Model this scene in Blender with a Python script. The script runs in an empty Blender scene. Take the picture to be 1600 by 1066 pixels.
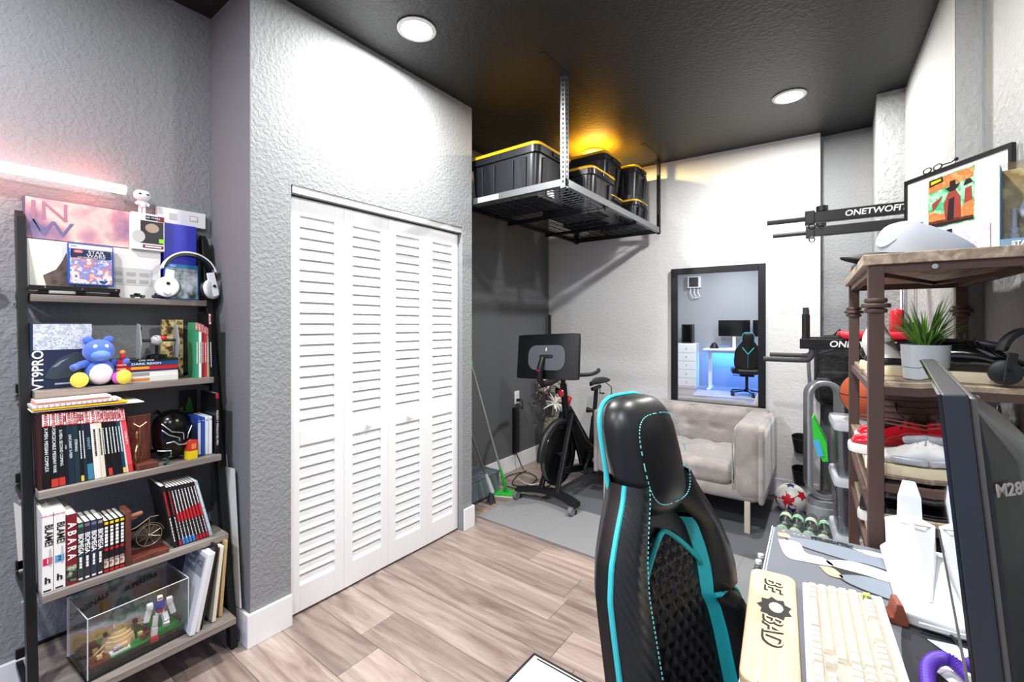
import bpy, bmesh, math, random
from mathutils import Vector, Matrix, Euler
random.seed(7)
R = math.radians
sc = bpy.context.scene
C = sc.collection
# ---------------------------------------------------------------- camera, world, lights, exposure
cam = bpy.data.cameras.new('camera'); cam.sensor_width = 36; cam.lens = 36*695/1600
cam.shift_y = -(533-507)/1600*1.0
cam.clip_start = .02
co = bpy.data.objects.new('camera', cam); C.objects.link(co)
co.location = (0, 0, 1.4); co.rotation_euler = (R(90), 0, math.atan(517/695))
sc.camera = co
w = bpy.data.worlds.new('world'); sc.world = w; w.use_nodes = True
w.node_tree.nodes['Background'].inputs[0].default_value = (.75, .8, 1, 1)
w.node_tree.nodes['Background'].inputs[1].default_value = .3
sc.view_settings.view_transform = 'Standard'; sc.view_settings.look = 'None'
sc.view_settings.gamma = 1; sc.view_settings.use_curve_mapping = False
sc.view_settings.exposure = -.22
sc.cycles.max_bounces = 8; sc.cycles.diffuse_bounces = 4; sc.cycles.glossy_bounces = 4
sc.cycles.transmission_bounces = 6; sc.cycles.transparent_max_bounces = 32
sc.cycles.caustics_reflective = False; sc.cycles.caustics_refractive = False
sc.cycles.sample_clamp_indirect = 6
# recessed ceiling lamps: (x, y, watts, colour)
LAMPS = [(-1.735, 1.522, 62, (1, .985, .96)), (-.283, 3.429, 62, (1, .985, .96)), (-1.74, 3.53, 95, (1, .74, .26)),
         (-.30, 1.50, 52, (1, .985, .96)), (-1.735, -.40, 48, (.93, .96, 1)), (-.30, -.40, 42, (.93, .96, 1)),
         (-1.1, -1.6, 40, (.93, .95, 1))]
for i, (x, y, p, c) in enumerate(LAMPS):
    l = bpy.data.lights.new('ceiling_lamp', 'AREA'); l.shape = 'DISK'; l.size = .13; l.energy = p; l.color = c
    o = bpy.data.objects.new('lamp_light', l); C.objects.link(o); o.location = (x, y, 2.878)
# ---------------------------------------------------------------- helpers
def hx(s, a=1):
    s = s.lstrip('#'); v = [int(s[i:i+2], 16)/255 for i in (0, 2, 4)]
    return tuple([(c/12.92 if c <= .04045 else ((c+.055)/1.055)**2.4) for c in v]+[a])
_m = {}
def mat(name, col, rough=.5, metal=0, bump=None, var=None, emis=None, trans=0, coat=0, ior=1.45, sheen=0, spec=None, alpha=1, scale=(1, 1, 1)):
    if name in _m: return _m[name]
    m = bpy.data.materials.new(name); m.use_nodes = True; _m[name] = m
    nt = m.node_tree; N = nt.nodes; L = nt.links; b = N['Principled BSDF']
    b.inputs['Base Color'].default_value = hx(col) if isinstance(col, str) else col
    b.inputs['Roughness'].default_value = rough; b.inputs['Metallic'].default_value = metal
    b.inputs['Transmission Weight'].default_value = trans; b.inputs['Coat Weight'].default_value = coat
    b.inputs['IOR'].default_value = ior; b.inputs['Sheen Weight'].default_value = sheen
    b.inputs['Alpha'].default_value = alpha
    if spec is not None: b.inputs['Specular IOR Level'].default_value = spec
    if bump or var:
        tc = N.new('ShaderNodeTexCoord'); mp = N.new('ShaderNodeMapping'); mp.inputs['Scale'].default_value = scale
        L.new(tc.outputs['Object'], mp.inputs[0])
    if bump:
        n = N.new('ShaderNodeTexNoise'); n.inputs['Scale'].default_value = bump[0]; n.inputs['Detail'].default_value = 3
        L.new(mp.outputs[0], n.inputs[0]); bn = N.new('ShaderNodeBump'); bn.inputs['Strength'].default_value = bump[1]
        bn.inputs['Distance'].default_value = bump[2]; L.new(n.outputs[0], bn.inputs['Height']); L.new(bn.outputs[0], b.inputs['Normal'])
    if var:
        n = N.new('ShaderNodeTexNoise'); n.inputs['Scale'].default_value = var[0]; n.inputs['Detail'].default_value = 4
        L.new(mp.outputs[0], n.inputs[0]); cr = N.new('ShaderNodeValToRGB'); L.new(n.outputs[0], cr.inputs[0])
        cols = [col]+list(var[1:]); e = cr.color_ramp.elements
        for k, cc in enumerate(cols):
            p = .32+.36*k/max(1, len(cols)-1)
            if k == 0: e[0].position = p; el = e[0]
            elif k == len(cols)-1: e[-1].position = p; el = e[-1]
            else: el = e.new(p)
            el.color = hx(cc)
        L.new(cr.outputs[0], b.inputs['Base Color'])
    if emis:
        b.inputs['Emission Color'].default_value = hx(emis[0]); b.inputs['Emission Strength'].default_value = emis[1]
    return m
def stucco(name, col, strength=.3, scale=58, dist=.006, rough=.75):
    m = bpy.data.materials.new(name); m.use_nodes = True; nt = m.node_tree; N = nt.nodes; L = nt.links; b = N['Principled BSDF']
    b.inputs['Base Color'].default_value = hx(col); b.inputs['Roughness'].default_value = rough
    g = N.new('ShaderNodeNewGeometry')
    n = N.new('ShaderNodeTexNoise'); n.inputs['Scale'].default_value = scale; n.inputs['Detail'].default_value = 2.5; n.inputs['Distortion'].default_value = .35
    L.new(g.outputs['Position'], n.inputs[0]); cr = N.new('ShaderNodeValToRGB'); cr.color_ramp.elements[0].position = .42; cr.color_ramp.elements[1].position = .62
    L.new(n.outputs[0], cr.inputs[0]); bn = N.new('ShaderNodeBump'); bn.inputs['Strength'].default_value = strength; bn.inputs['Distance'].default_value = dist
    L.new(cr.outputs[0], bn.inputs['Height']); L.new(bn.outputs[0], b.inputs['Normal'])
    return m
def wood(name, c1, c2, c3, axis=0, rnd=True, rough=.45, fine=1., gl=None):
    m = bpy.data.materials.new(name); m.use_nodes = True; nt = m.node_tree; N = nt.nodes; L = nt.links; b = N['Principled BSDF']
    tc = N.new('ShaderNodeTexCoord'); mp = N.new('ShaderNodeMapping'); s = [14*fine]*3; s[axis] = 1.3*fine; mp.inputs['Scale'].default_value = s
    L.new(tc.outputs['Object'], mp.inputs[0]); src = mp.outputs[0]
    oi = N.new('ShaderNodeObjectInfo')
    if rnd:
        ad = N.new('ShaderNodeVectorMath'); ad.operation = 'ADD'; sm = N.new('ShaderNodeMath'); sm.operation = 'MULTIPLY'; sm.inputs[1].default_value = 70
        L.new(oi.outputs['Random'], sm.inputs[0]); L.new(sm.outputs[0], ad.inputs[1]); L.new(src, ad.inputs[0]); src = ad.outputs[0]
    n = N.new('ShaderNodeTexNoise'); n.inputs['Scale'].default_value = 1; n.inputs['Detail'].default_value = 7; n.inputs['Roughness'].default_value = .62; n.inputs['Distortion'].default_value = 1.1
    L.new(src, n.inputs[0]); cr = N.new('ShaderNodeValToRGB'); e = cr.color_ramp.elements
    e[0].position = .33; e[0].color = hx(c3); e[1].position = .68; e[1].color = hx(c1); k = e.new(.5); k.color = hx(c2)
    L.new(n.outputs[0], cr.inputs[0])
    n2 = N.new('ShaderNodeTexNoise'); n2.inputs['Scale'].default_value = 6; n2.inputs['Detail'].default_value = 3; L.new(src, n2.inputs[0])
    mx = N.new('ShaderNodeMixRGB'); mx.blend_type = 'MULTIPLY'; mx.inputs[0].default_value = .35; L.new(cr.outputs[0], mx.inputs[1]); L.new(n2.outputs[0], mx.inputs[2])
    out = mx.outputs[0]
    if rnd:
        hv = N.new('ShaderNodeHueSaturation'); mr = N.new('ShaderNodeMapRange'); mr.inputs[3].default_value = .82; mr.inputs[4].default_value = 1.18
        L.new(oi.outputs['Random'], mr.inputs[0]); L.new(mr.outputs[0], hv.inputs['Value']); L.new(out, hv.inputs['Color']); out = hv.outputs[0]
    L.new(out, b.inputs['Base Color']); b.inputs['Roughness'].default_value = rough
    bn = N.new('ShaderNodeBump'); bn.inputs['Strength'].default_value = .15; bn.inputs['Distance'].default_value = .002; L.new(n2.outputs[0], bn.inputs['Height']); L.new(bn.outputs[0], b.inputs['Normal'])
    return m
class MB:
    def __init__(s): s.v = []; s.f = []
    def add(s, vs, fs, M=None):
        o = len(s.v); s.v += [tuple(M @ Vector(p)) if M else tuple(p) for p in vs]; s.f += [tuple(i+o for i in f) for f in fs]; return s
    def box(s, x0, x1, y0, y1, z0, z1, M=None):
        return s.add([(x0, y0, z0), (x1, y0, z0), (x1, y1, z0), (x0, y1, z0), (x0, y0, z1), (x1, y0, z1), (x1, y1, z1), (x0, y1, z1)],
                     [(0, 3, 2, 1), (4, 5, 6, 7), (0, 1, 5, 4), (1, 2, 6, 5), (2, 3, 7, 6), (3, 0, 4, 7)], M)
    def cb(s, c, d, M=None):
        return s.box(c[0]-d[0]/2, c[0]+d[0]/2, c[1]-d[1]/2, c[1]+d[1]/2, c[2]-d[2]/2, c[2]+d[2]/2, M)
    def bar(s, a, b, w, h, up=(0, 0, 1)):
        a = Vector(a); b = Vector(b); d = (b-a).normalized(); u = Vector(up)
        if abs(d.dot(u)) > .98: u = Vector((0, 1, 0))
        x = d.cross(u).normalized()*w/2; y = x.cross(d).normalized()*h/2
        vs = [a-x-y, a+x-y, a+x+y, a-x+y, b-x-y, b+x-y, b+x+y, b-x+y]
        return s.add(vs, [(0, 3, 2, 1), (4, 5, 6, 7), (0, 1, 5, 4), (1, 2, 6, 5), (2, 3, 7, 6), (3, 0, 4, 7)])
    def rows(s, rows, closed=True, caps=True, M=None):
        n = len(rows[0]); vs = [p for r in rows for p in r]; fs = []
        for i in range(len(rows)-1):
            for j in range(n if closed else n-1):
                k = (j+1) % n; fs.append((i*n+j, i*n+k, (i+1)*n+k, (i+1)*n+j))
        if caps and closed: fs.append(tuple(range(n-1, -1, -1))); fs.append(tuple((len(rows)-1)*n+j for j in range(n)))
        return s.add(vs, fs, M)
    def tube(s, pts, r, n=8, closed=False, caps=True):
        P = [Vector(p) for p in pts]; rr = r if isinstance(r, (list, tuple)) else [r]*len(P); rows = []; m = len(P)
        t0 = (P[1]-P[0]).normalized(); u = Vector((0, 0, 1)) if abs(t0.z) < .9 else Vector((1, 0, 0)); nx = t0.cross(u).normalized()
        for i in range(m):
            a = P[(i-1) % m] if closed or i > 0 else P[i]; b = P[(i+1) % m] if closed or i < m-1 else P[i]
            t = (b-a).normalized(); nx = (nx-t*nx.dot(t)).normalized(); by = t.cross(nx)
            rows.append([tuple(P[i]+(nx*math.cos(2*math.pi*k/n)+by*math.sin(2*math.pi*k/n))*rr[i]) for k in range(n)])
        if closed: rows.append(rows[0]); caps = False
        return s.rows(rows, True, caps)
    def lathe(s, prof, c=(0, 0, 0), n=24, M=None):
        rows = [[(c[0]+r*math.cos(2*math.pi*k/n), c[1]+r*math.sin(2*math.pi*k/n), c[2]+z) for k in range(n)] for r, z in prof]
        return s.rows(rows, True, True, M)
    def ball(s, c, r, n=16, m=10, M=None):
        if not isinstance(r, (list, tuple)): r = (r, r, r)
        rows = []
        for i in range(m+1):
            a = -math.pi/2+math.pi*i/m; q = max(math.cos(a), .002)
            rows.append([(c[0]+r[0]*q*math.cos(2*math.pi*k/n), c[1]+r[1]*q*math.sin(2*math.pi*k/n), c[2]+r[2]*math.sin(a)) for k in range(n)])
        return s.rows(rows, True, True, M)
    def prism(s, pts, lo, hi, axis='z', M=None):
        f = {'z': lambda a, b, c: (a, b, c), 'y': lambda a, b, c: (a, c, b), 'x': lambda a, b, c: (c, a, b)}[axis]
        return s.rows([[f(a, b, lo) for a, b in pts], [f(a, b, hi) for a, b in pts]], True, True, M)
    def rbox(s, c, d, r, n=6, fn=None, M=None):
        h = [q/2 for q in d]; vs = []; fs = []; idx = {}
        def vid(p):
            k = tuple(round(q, 5) for q in p)
            if k not in idx: idx[k] = len(vs); vs.append(p)
            return idx[k]
        for ax in range(3):
            for sg in (-1, 1):
                for i in range(n):
                    for j in range(n):
                        q = []
                        for (a, b) in ((i, j), (i+1, j), (i+1, j+1), (i, j+1)):
                            p = [0, 0, 0]; p[ax] = sg; p[(ax+1) % 3] = math.sin((2*a/n-1)*math.pi/2); p[(ax+2) % 3] = math.sin((2*b/n-1)*math.pi/2); q.append(vid(tuple(p)))
                        fs.append(tuple(q) if sg > 0 else tuple(q[::-1]))
        out = []
        for p in vs:
            v = Vector((p[0]*h[0], p[1]*h[1], p[2]*h[2])); inn = Vector([max(-(h[k]-min(r, h[k])), min(h[k]-min(r, h[k]), v[k])) for k in range(3)])
            dlt = v-inn
            if dlt.length > 1e-9:
                sc_ = Vector([dlt[k]/min(r, h[k]) for k in range(3)]); ln = sc_.length; mxx = max(abs(q) for q in sc_)
                sc_ = sc_/ln*mxx; dlt = Vector([sc_[k]*min(r, h[k]) for k in range(3)])
            q = inn+dlt
            if fn: q = Vector(fn(q))
            out.append((q.x+c[0], q.y+c[1], q.z+c[2]))
        return s.add(out, fs, M)
    def build(s, name, m, parent=None, smooth=False, bevel=0, seg=2, loc=None, rot=None, fix=True):
        me = bpy.data.meshes.new(name); me.from_pydata(s.v, [], s.f)
        if fix:
            bm = bmesh.new(); bm.from_mesh(me); bmesh.ops.recalc_face_normals(bm, faces=bm.faces); bm.to_mesh(me); bm.free()
        if m: me.materials.append(m)
        if smooth:
            me.polygons.foreach_set('use_smooth', [True]*len(me.polygons))
            if smooth != 'all':
                try: me.set_sharp_from_angle(angle=R(38))
                except Exception: pass
        o = bpy.data.objects.new(name, me); C.objects.link(o)
        if bevel:
            b = o.modifiers.new('bevel', 'BEVEL'); b.width = bevel; b.segments = seg; b.limit_method = 'ANGLE'; b.angle_limit = R(40)
        if parent: o.parent = parent
        if loc: o.location = loc
        if rot: o.rotation_euler = rot
        return o
def tag(o, label=None, cat=None, group=None, kind=None):
    if label: o['label'] = label
    if cat: o['category'] = cat
    if group: o['group'] = group
    if kind: o['kind'] = kind
    return o
def thing(name, label, cat, loc=(0, 0, 0), rz=0, group=None, rot=None):
    o = bpy.data.objects.new(name, None); C.objects.link(o); o.location = loc; o.rotation_euler = rot or (0, 0, rz); o.empty_display_size = .05
    return tag(o, label, cat, group)
def struct(name, mb, m, **k): return tag(mb.build(name, m, **k), kind='structure')
def dup(o, parent=None, loc=None, rot=None, label=None, group=None):
    c = o.copy(); C.objects.link(c); c.parent = parent
    if loc is not None: c.location = loc
    if rot is not None: c.rotation_euler = rot
    if label: c['label'] = label
    if group: c['group'] = group
    for ch in list(o.children): dup(ch, c)
    return c
def text(s, size, m, parent, loc, right=(0, 1, 0), up=(0, 0, 1), name='lettering', ext=.0003, align='CENTER', bold=0, sx=1, shear=0):
    cu = bpy.data.curves.new('t', 'FONT'); cu.body = s; cu.size = size; cu.extrude = ext; cu.resolution_u = 3; cu.align_x = align; cu.align_y = 'CENTER'; cu.offset = bold; cu.shear = shear
    to = bpy.data.objects.new('t', cu); C.objects.link(to); bpy.context.view_layer.update()
    me = bpy.data.meshes.new_from_object(to); bpy.data.objects.remove(to); bpy.data.curves.remove(cu)
    r = Vector(right).normalized(); u = Vector(up).normalized(); n = r.cross(u)
    M = Matrix((r*sx, u, n)).transposed().to_4x4()
    me.transform(M); me.materials.clear(); me.materials.append(m)
    o = bpy.data.objects.new(name, me); C.objects.link(o); o.parent = parent; o.location = loc
    return o
def arc(c, r, a0, a1, n, plane='xz', r2=None):
    out = []
    for i in range(n+1):
        a = R(a0+(a1-a0)*i/n); p, q = r*math.cos(a), (r2 or r)*math.sin(a)
        out.append({'xz': (c[0]+p, c[1], c[2]+q), 'yz': (c[0], c[1]+p, c[2]+q), 'xy': (c[0]+p, c[1]+q, c[2])}[plane])
    return out
def spline(pts, n=6):
    P = [Vector(p) for p in pts]; out = []
    for i in range(len(P)-1):
        p0 = P[max(i-1, 0)]; p1 = P[i]; p2 = P[i+1]; p3 = P[min(i+2, len(P)-1)]
        for k in range(n):
            t = k/n; out.append(.5*((2*p1)+(p2-p0)*t+(2*p0-5*p1+4*p2-p3)*t*t+(3*p1-p0-3*p2+p3)*t**3))
    return out+[P[-1]]
def lerp(tab, x):
    if x <= tab[0][0]: return tab[0][1]
    for (a, b), (c, d) in zip(tab, tab[1:]):
        if x <= c: return b+(d-b)*(x-a)/(c-a)
    return tab[-1][1]
def strips(t, m, x, yc, wd, z0, z1, n=5, name='spine_lettering'):
    """illegible small print: a run of short ink dashes down a spine"""
    b = MB(); rd = random.Random(int(z0*1e4)+int(wd*1e5)); z = z0; st = (z1-z0)/n
    for k in range(n): b.box(x, x+.0003, yc-wd/2, yc+wd/2, z+st*rd.uniform(.02, .15), z+st*rd.uniform(.8, .98)); z += st
    return tag(b.build(name, m, t), kind='stuff')
# common materials
BLK = mat('black_plastic', '#17181a', .45); GBLK = mat('gloss_black', '#0b0b0d', .12, coat=.5); MBLK = mat('black_metal', '#1b1c1e', .38, .3)
WHT = mat('white_plastic', '#eceef0', .35); PAPER = mat('paper', '#ebe9e2', .8); CHR = mat('chrome', '#c9ccd0', .18, 1)
GRYP = mat('grey_plastic', '#9a9da2', .4); RED = mat('red_plastic', '#c5202c', .4); DKG = mat('dark_grey', '#3a3c40', .5)
INKW = mat('white_ink', '#f2f2f2', .6); INKK = mat('black_ink', '#0a0a0a', .6); INKR = mat('red_ink', '#c01824', .6)
TEAL = mat('teal_leather', '#28b9c4', .4)
def clear(name, col='#ffffff', refl=.08, rough=.03):
    m = bpy.data.materials.new(name); m.use_nodes = True; nt = m.node_tree; N = nt.nodes; L = nt.links; N.remove(N['Principled BSDF'])
    t = N.new('ShaderNodeBsdfTransparent'); t.inputs[0].default_value = hx(col); g = N.new('ShaderNodeBsdfGlossy'); g.inputs['Roughness'].default_value = rough
    lw = N.new('ShaderNodeLayerWeight'); lw.inputs[0].default_value = .3; mr = N.new('ShaderNodeMapRange'); mr.inputs[3].default_value = refl*.4; mr.inputs[4].default_value = .5
    L.new(lw.outputs['Fresnel'], mr.inputs[0]); mx = N.new('ShaderNodeMixShader'); L.new(mr.outputs[0], mx.inputs[0]); L.new(t.outputs[0], mx.inputs[1]); L.new(g.outputs[0], mx.inputs[2]); L.new(mx.outputs[0], N['Material Output'].inputs[0]); return m
GLASS = clear('clear_acrylic')
# ---------------------------------------------------------------- room shell
paint = stucco('grey_stucco', '#8b8d8f'); paint2 = stucco('smooth_grey_paint', '#74767a', .08, 60)
white_wall = stucco('white_stucco', '#d6d6d6', .2, 34, .005); wall_r = stucco('greyed_white_stucco', '#a3a4a3', .3, 34, .006); ceil_m = stucco('black_ceiling_paint', '#121213', .2, 45, .005, .45)  # wall_r: white right wall, base colour lowered to an even grey
rough_wall = stucco('heavy_grey_stucco', '#5a5e60', 1, 30, .03); pale_wall = stucco('pale_grey_stucco', '#929495', .35, 30)
base_m = mat('white_baseboard_paint', '#f1f2f4', .35)
H = 2.9
TOP = H+.1
floor = struct('floor', MB().box(-3.3, 1.2, -3.0, 4.6, -.12, -.014), mat('floor_underlay', '#3b322d', .8))
plank_m = wood('oak_laminate', '#c2b1a5', '#a7948a', '#836f67', axis=0, rough=.35)
PL, PW = 1.22, .197
pme = None
cnt = 0
rndp = random.Random(4)
y = .0199-PW*14
row = 0
while y < 4.25:
    x = -2.62-rndp.random()*1.1
    while x < .62:
        # only the part of the floor inside the room
        x0 = max(x, -2.62); x1 = min(x+PL, .62)
        if x1-x0 > .05:
            full = (x0 == x and x1 == x+PL)
            if full and pme: o = bpy.data.objects.new('plank', pme); C.objects.link(o)
            else:
                L_ = x1-x0
                o = MB().box(0, L_-.0016, 0, PW-.0016, -.013, 0).build('plank', plank_m, bevel=.0012, seg=1)
                if full: pme = o.data
            if full and not o.modifiers:
                b = o.modifiers.new('bevel', 'BEVEL'); b.width = .0012; b.segments = 1
            o.parent = floor; o.location = (x0, y, 0); cnt += 1
        x += PL
    y += PW; row += 1
struct('ceiling', MB().box(-3.3, 1.2, -3.0, 4.6, H, H+.1), ceil_m)
struct('wall_left', MB().box(-2.60, -2.49, -2.6, .87, 0, H), paint)
struct('wall_column', MB().box(-2.60, -2.066, .8725, 1.05, 0, H), paint)
struct('wall_column_face', MB().box(-2.489, -2.0665, .870, .8724, 0, H), paint2)
# closet front: lintel, right pier, and the reveal
XW = -2.066; YA, YB, DT = 1.056, 2.215, 2.055
struct('wall_closet', MB().box(-2.60, XW, YB, 2.31, 0, H).box(-2.60, XW, 1.05, YB, DT, H).box(-2.60, -2.3, 1.05, YB, 0, DT), paint)
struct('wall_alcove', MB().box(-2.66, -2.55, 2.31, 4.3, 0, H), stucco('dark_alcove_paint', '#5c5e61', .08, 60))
fw_y = lambda x: 4.09+.0583*(x+2.55)
struct('wall_far', MB().prism([(-2.6, fw_y(-2.6)), (-.142, fw_y(-.142)), (-.142, 4.45), (-2.6, 4.45)], 0, H), white_wall)
struct('wall_recess', MB().box(-.142, .24, 4.335, 4.45, 0, H), paint)
struct('wall_pier', MB().prism([(.178, 3.745), (.5, 3.745), (.5, 4.4), (.178, 4.4)], 0, H), pale_wall)
struct('wall_right', MB().prism([(.318, 3.745), (.372, 2.57), (.55, 2.57), (.55, 3.745)], 0, H), wall_r)
struct('wall_buttress', MB().prism([(.3721, 2.5699), (.462, 2.575), (.55, 2.575), (.55, 2.60), (.372, 2.60)], 0, H), rough_wall)
struct('wall_side', MB().prism([(.452, 2.569), (.47, 2.3), (.49, -2.6), (.62, -2.6), (.62, 2.569)], 0, H), pale_wall)
struct('wall_back', MB().box(-2.60, .62, -2.7, -2.6, 0, H), mat('blue_grey_paint', '#a2a5ab', .7, bump=(40, .2, .004)))
# lamp cans
trim_m = mat('lamp_trim', '#e8e8e8', .4); 
for i, (x, y, p, c) in enumerate(LAMPS):
    names = ['round white recessed ceiling lamp glowing beside the closet wall', 'round recessed ceiling lamp glowing toward the right wall', 'warm yellow recessed ceiling lamp above the storage bins',
             'recessed ceiling lamp above the desk', 'recessed ceiling lamp behind the camera near the left wall', 'recessed ceiling lamp behind the camera near the right wall', 'recessed ceiling lamp above the rear desk']
    t = thing('recessed_lamp', names[i], 'lamp', (x, y, H))
    MB().lathe([(.075, -.001), (.095, -.001), (.098, -.006), (.085, -.012), (.075, -.010), (.075, -.001)], n=32).build('trim_ring', trim_m, t, smooth=True)
    MB().lathe([(.001, -.004), (.084, -.004), (.084, -.0105), (.001, -.0105)], n=32).build('diffuser', mat('lamp_glow%d' % (i == 2), '#ffffff', emis=('#ffffff' if i != 2 else '#ffb040', 14)), t)
# baseboards
BH = .145
struct('baseboard_left', MB().box(-2.489, -2.474, -2.6, .855, 0, BH), base_m, bevel=.003)
struct('baseboard_column', MB().prism([(-2.474, .855), (-2.051, .855), (-2.051, 1.05), (-2.065, 1.05), (-2.065, .869), (-2.474, .869)], 0, BH), base_m, bevel=.003)
struct('baseboard_closet', MB().prism([(-2.065, 2.222), (-2.051, 2.222), (-2.051, 2.325), (-2.5, 2.325), (-2.5, 2.311), (-2.065, 2.311)], 0, BH), base_m, bevel=.003)
struct('baseboard_alcove', MB().box(-2.549, -2.535, 2.33, 4.07, 0, BH), base_m, bevel=.003)
struct('baseboard_far', MB().prism([(-2.534, fw_y(-2.534)-.016), (-.15, fw_y(-.15)-.016), (-.15, fw_y(-.15)-.001), (-2.534, fw_y(-2.534)-.001)], 0, BH), base_m, bevel=.003)
struct('trim_1', MB().box(-2.11, -2.07, YA+.002, YB-.002, DT-.035, DT-.001), mat('door_track', '#b9babb', .4, .4))
# ---------------------------------------------------------------- louvred bifold closet doors
door = tag(thing('door_1', None, None, (-2.105, YA+.004, .012)), kind='structure')
dm = mat('white_door_paint', '#f3f4f6', .35)
LW = (YB-YA-.012)/4; DH = DT-.055
slat = MB().prism([(-.012, -.020), (-.008, -.024), (.014, .018), (.010, .022)], 0, 1, 'x')
slat.v = [(p[1], p[0]*0+p[0], p[2]) for p in slat.v]
def slatmesh(L_):
    pts = [(-.011, .029), (-.006, .031), (.0125, -.026), (.0075, -.028)]  # x forward, z : top leans back
    return MB().rows([[(a, 0, b) for a, b in pts], [(a, L_, b) for a, b in pts]])
sm0 = None
for k in range(4):
    ang = (1 if k % 2 == 0 else -1)*R(.8)
    lf = thing('x', None, None); lf.name = 'leaf'; lf.parent = door; lf.location = (0.0 if k % 2 == 0 else LW*math.sin(R(.8)), k*LW+.001*k, 0); lf.rotation_euler = (0, 0, -ang)
    fr = MB(); st = .052; T = .028
    fr.box(-T, 0, 0, st, 0, DH).box(-T, 0, LW-st, LW, 0, DH)
    rails = [(0, .125), (.80, .875), (DH-.085, DH)]
    for a, b in rails: fr.box(-T, 0, st, LW-st, a, b)
    f = fr.build('door_frame', dm, lf, bevel=.002)
    z = .125+.028
    def lay(z0, z1, n):
        global sm0
        for q in range(n):
            zz = z0+(z1-z0)*(q+.5)/n
            if sm0 is None:
                o = slatmesh(LW-2*st).build('slat', dm, lf); sm0 = o.data
            else: o = bpy.data.objects.new('slat', sm0); C.objects.link(o); o.parent = lf
            o.location = (-T/2, st, zz)
    lay(.125, .80, 13); lay(.875, DH-.085, 20)
    if k in (1, 2):
        yy = LW-st/2-.045 if k == 1 else st/2+.02
        yy = LW/2
        MB().lathe([(.008, 0), (.007, .012), (.014, .018), (.016, .026), (.011, .032), (.001, .033)], n=20, M=Matrix.Rotation(R(90), 4, 'Y')).build('knob', dm, lf, smooth=True, loc=(.0, yy, .838))
# ---------------------------------------------------------------- ladder bookshelf against the left wall
XWALL = -2.489
shelf_w = wood('grey_oak_board', '#a59b93', '#8c827b', '#6b625c', axis=1, rnd=True, rough=.5)
ls = thing('ladder_shelf', 'leaning black metal ladder bookshelf with five grey wood shelves', 'bookshelf', (0, 0, 0))
SH = [(1.510, -2.359), (1.163, -2.274), (.828, -2.194), (.501, -2.121), (.168, -2.045)]  # top z, front x
for z, xf in SH:
    MB().box(XWALL+.012, xf, .252, .808, z-.026, z).build('shelf', shelf_w, ls, bevel=.0015, seg=1)
def legx(z): return -2.105-.33*z/1.82
for y0 in (.222, .812):
    MB().prism([(legx(0)-.045, 0), (legx(0), 0), (legx(1.80), 1.80), (legx(1.80)-.03, 1.825), (legx(1.80)-.045, 1.80)], y0, y0+.026, 'y').build('leg', MBLK, ls, bevel=.002)
    for z, xf in SH:
        MB().box(XWALL+.006, legx(z)-.03, y0+.004, y0+.022, z-.05, z-.028).build('shelf_arm', MBLK, ls)
        MB().tube([(legx(z)-.02, y0-.002 if y0 < .5 else y0+.026, z-.038), (legx(z)-.02, y0-.008 if y0 < .5 else y0+.031, z-.038)], .006, 10).build('bolt', CHR, ls)
for z, xf in SH:
    MB().box(XWALL+.004, XWALL+.014, .226, .834, z-.02, z+.012).build('back_rail', MBLK, ls)

def flatbox(name, label, cat, m, x0, x1, y0, y1, z0, z1, tilt=0, group=None, edge=None, bevel=.0015):
    """closed carton / case; origin at the back-bottom edge, tilt leans it back"""
    t = thing(name, label, cat, (x0, (y0+y1)/2, z0+.0008), group=group, rot=(0, -tilt, 0))
    MB().box(0, x1-x0, -(y1-y0)/2, (y1-y0)/2, 0, z1-z0).build('carton', m, t, bevel=bevel)
    return t
def art(name, m, t, x, y0, y1, z0, z1, thick=.0006):
    return MB().box(x, x+thick, y0, y1, z0, z1).build(name, m, t)
def poly_art(name, m, t, x, pts, thick=.0008):
    return MB().prism(pts, x, x+thick, 'x').build(name, m, t)

# --- top shelf
Z1 = 1.510
pinkart = mat('faded_violet_print', '#8d7fa6', .35, var=(5, '#c49aa0', '#d9c7bd', '#b58a95', '#6d6a92'))
t = flatbox('game_box', 'long flat board game box with faded pink and violet print, top left', 'box', mat('dark_violet_card', '#57506b', .5), -2.486, -2.446, .243, .549, 1.722, 1.882)
W = .306
art('printed_front', pinkart, t, .0405, -W/2+.004, W/2-.002, .004, .157)
for a, b, c, d, col in ((-.146, -.126, .06, .155, '#a78292'), (-.118, -.100, .06, .155, '#a78292')):
    pass
text('IN', .10, mat('print_mauve', '#a3798b', .5), t, (.0416, -.085, .108), sx=1.1)
text('W', .085, mat('print_slate', '#6c6a93', .5), t, (.0416, -.075, .042), sx=1.3)
text('A', .06, mat('print_slate', '#6c6a93', .5), t, (.0416, -.128, .05), sx=1)
t = flatbox('console_box', 'wide off-white carton with dark drawing standing under the violet box', 'box', mat('offwhite_card', '#e4e3df', .55), -2.484, -2.425, .249, .652, Z1, 1.719)
art('printed_panel', mat('cream_print', '#ecebdf', .5), t, .0592, -.195, -.065, .008, .203)
poly_art('printed_silhouette', mat('brown_print', '#51443f', .6, var=(30, '#6e5e56', '#3d3330')), t, .0600, [(-.160, .075), (-.125, .10), (-.108, .135), (-.098, .165), (-.085, .17), (-.078, .15), (-.07, .12), (-.07, .03), (-.15, .03)])
art('printed_label', mat('grey_print', '#c9c8c6', .6), t, .0592, .03, .172, .055, .128)
for q in range(6):
    art('label_line', mat('grey_print2', '#a9a8a6', .6), t, .0600, .04+.022*(q % 3)*2, .07+.022*(q % 3)*2, .065+.03*(q//3), .08+.03*(q//3))
t = flatbox('figure_box', 'white window box with dark red band standing on the off-white carton', 'box', mat('white_card', '#eeeeee', .5), -2.484, -2.405, .548, .661, 1.7205, 1.877)
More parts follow.
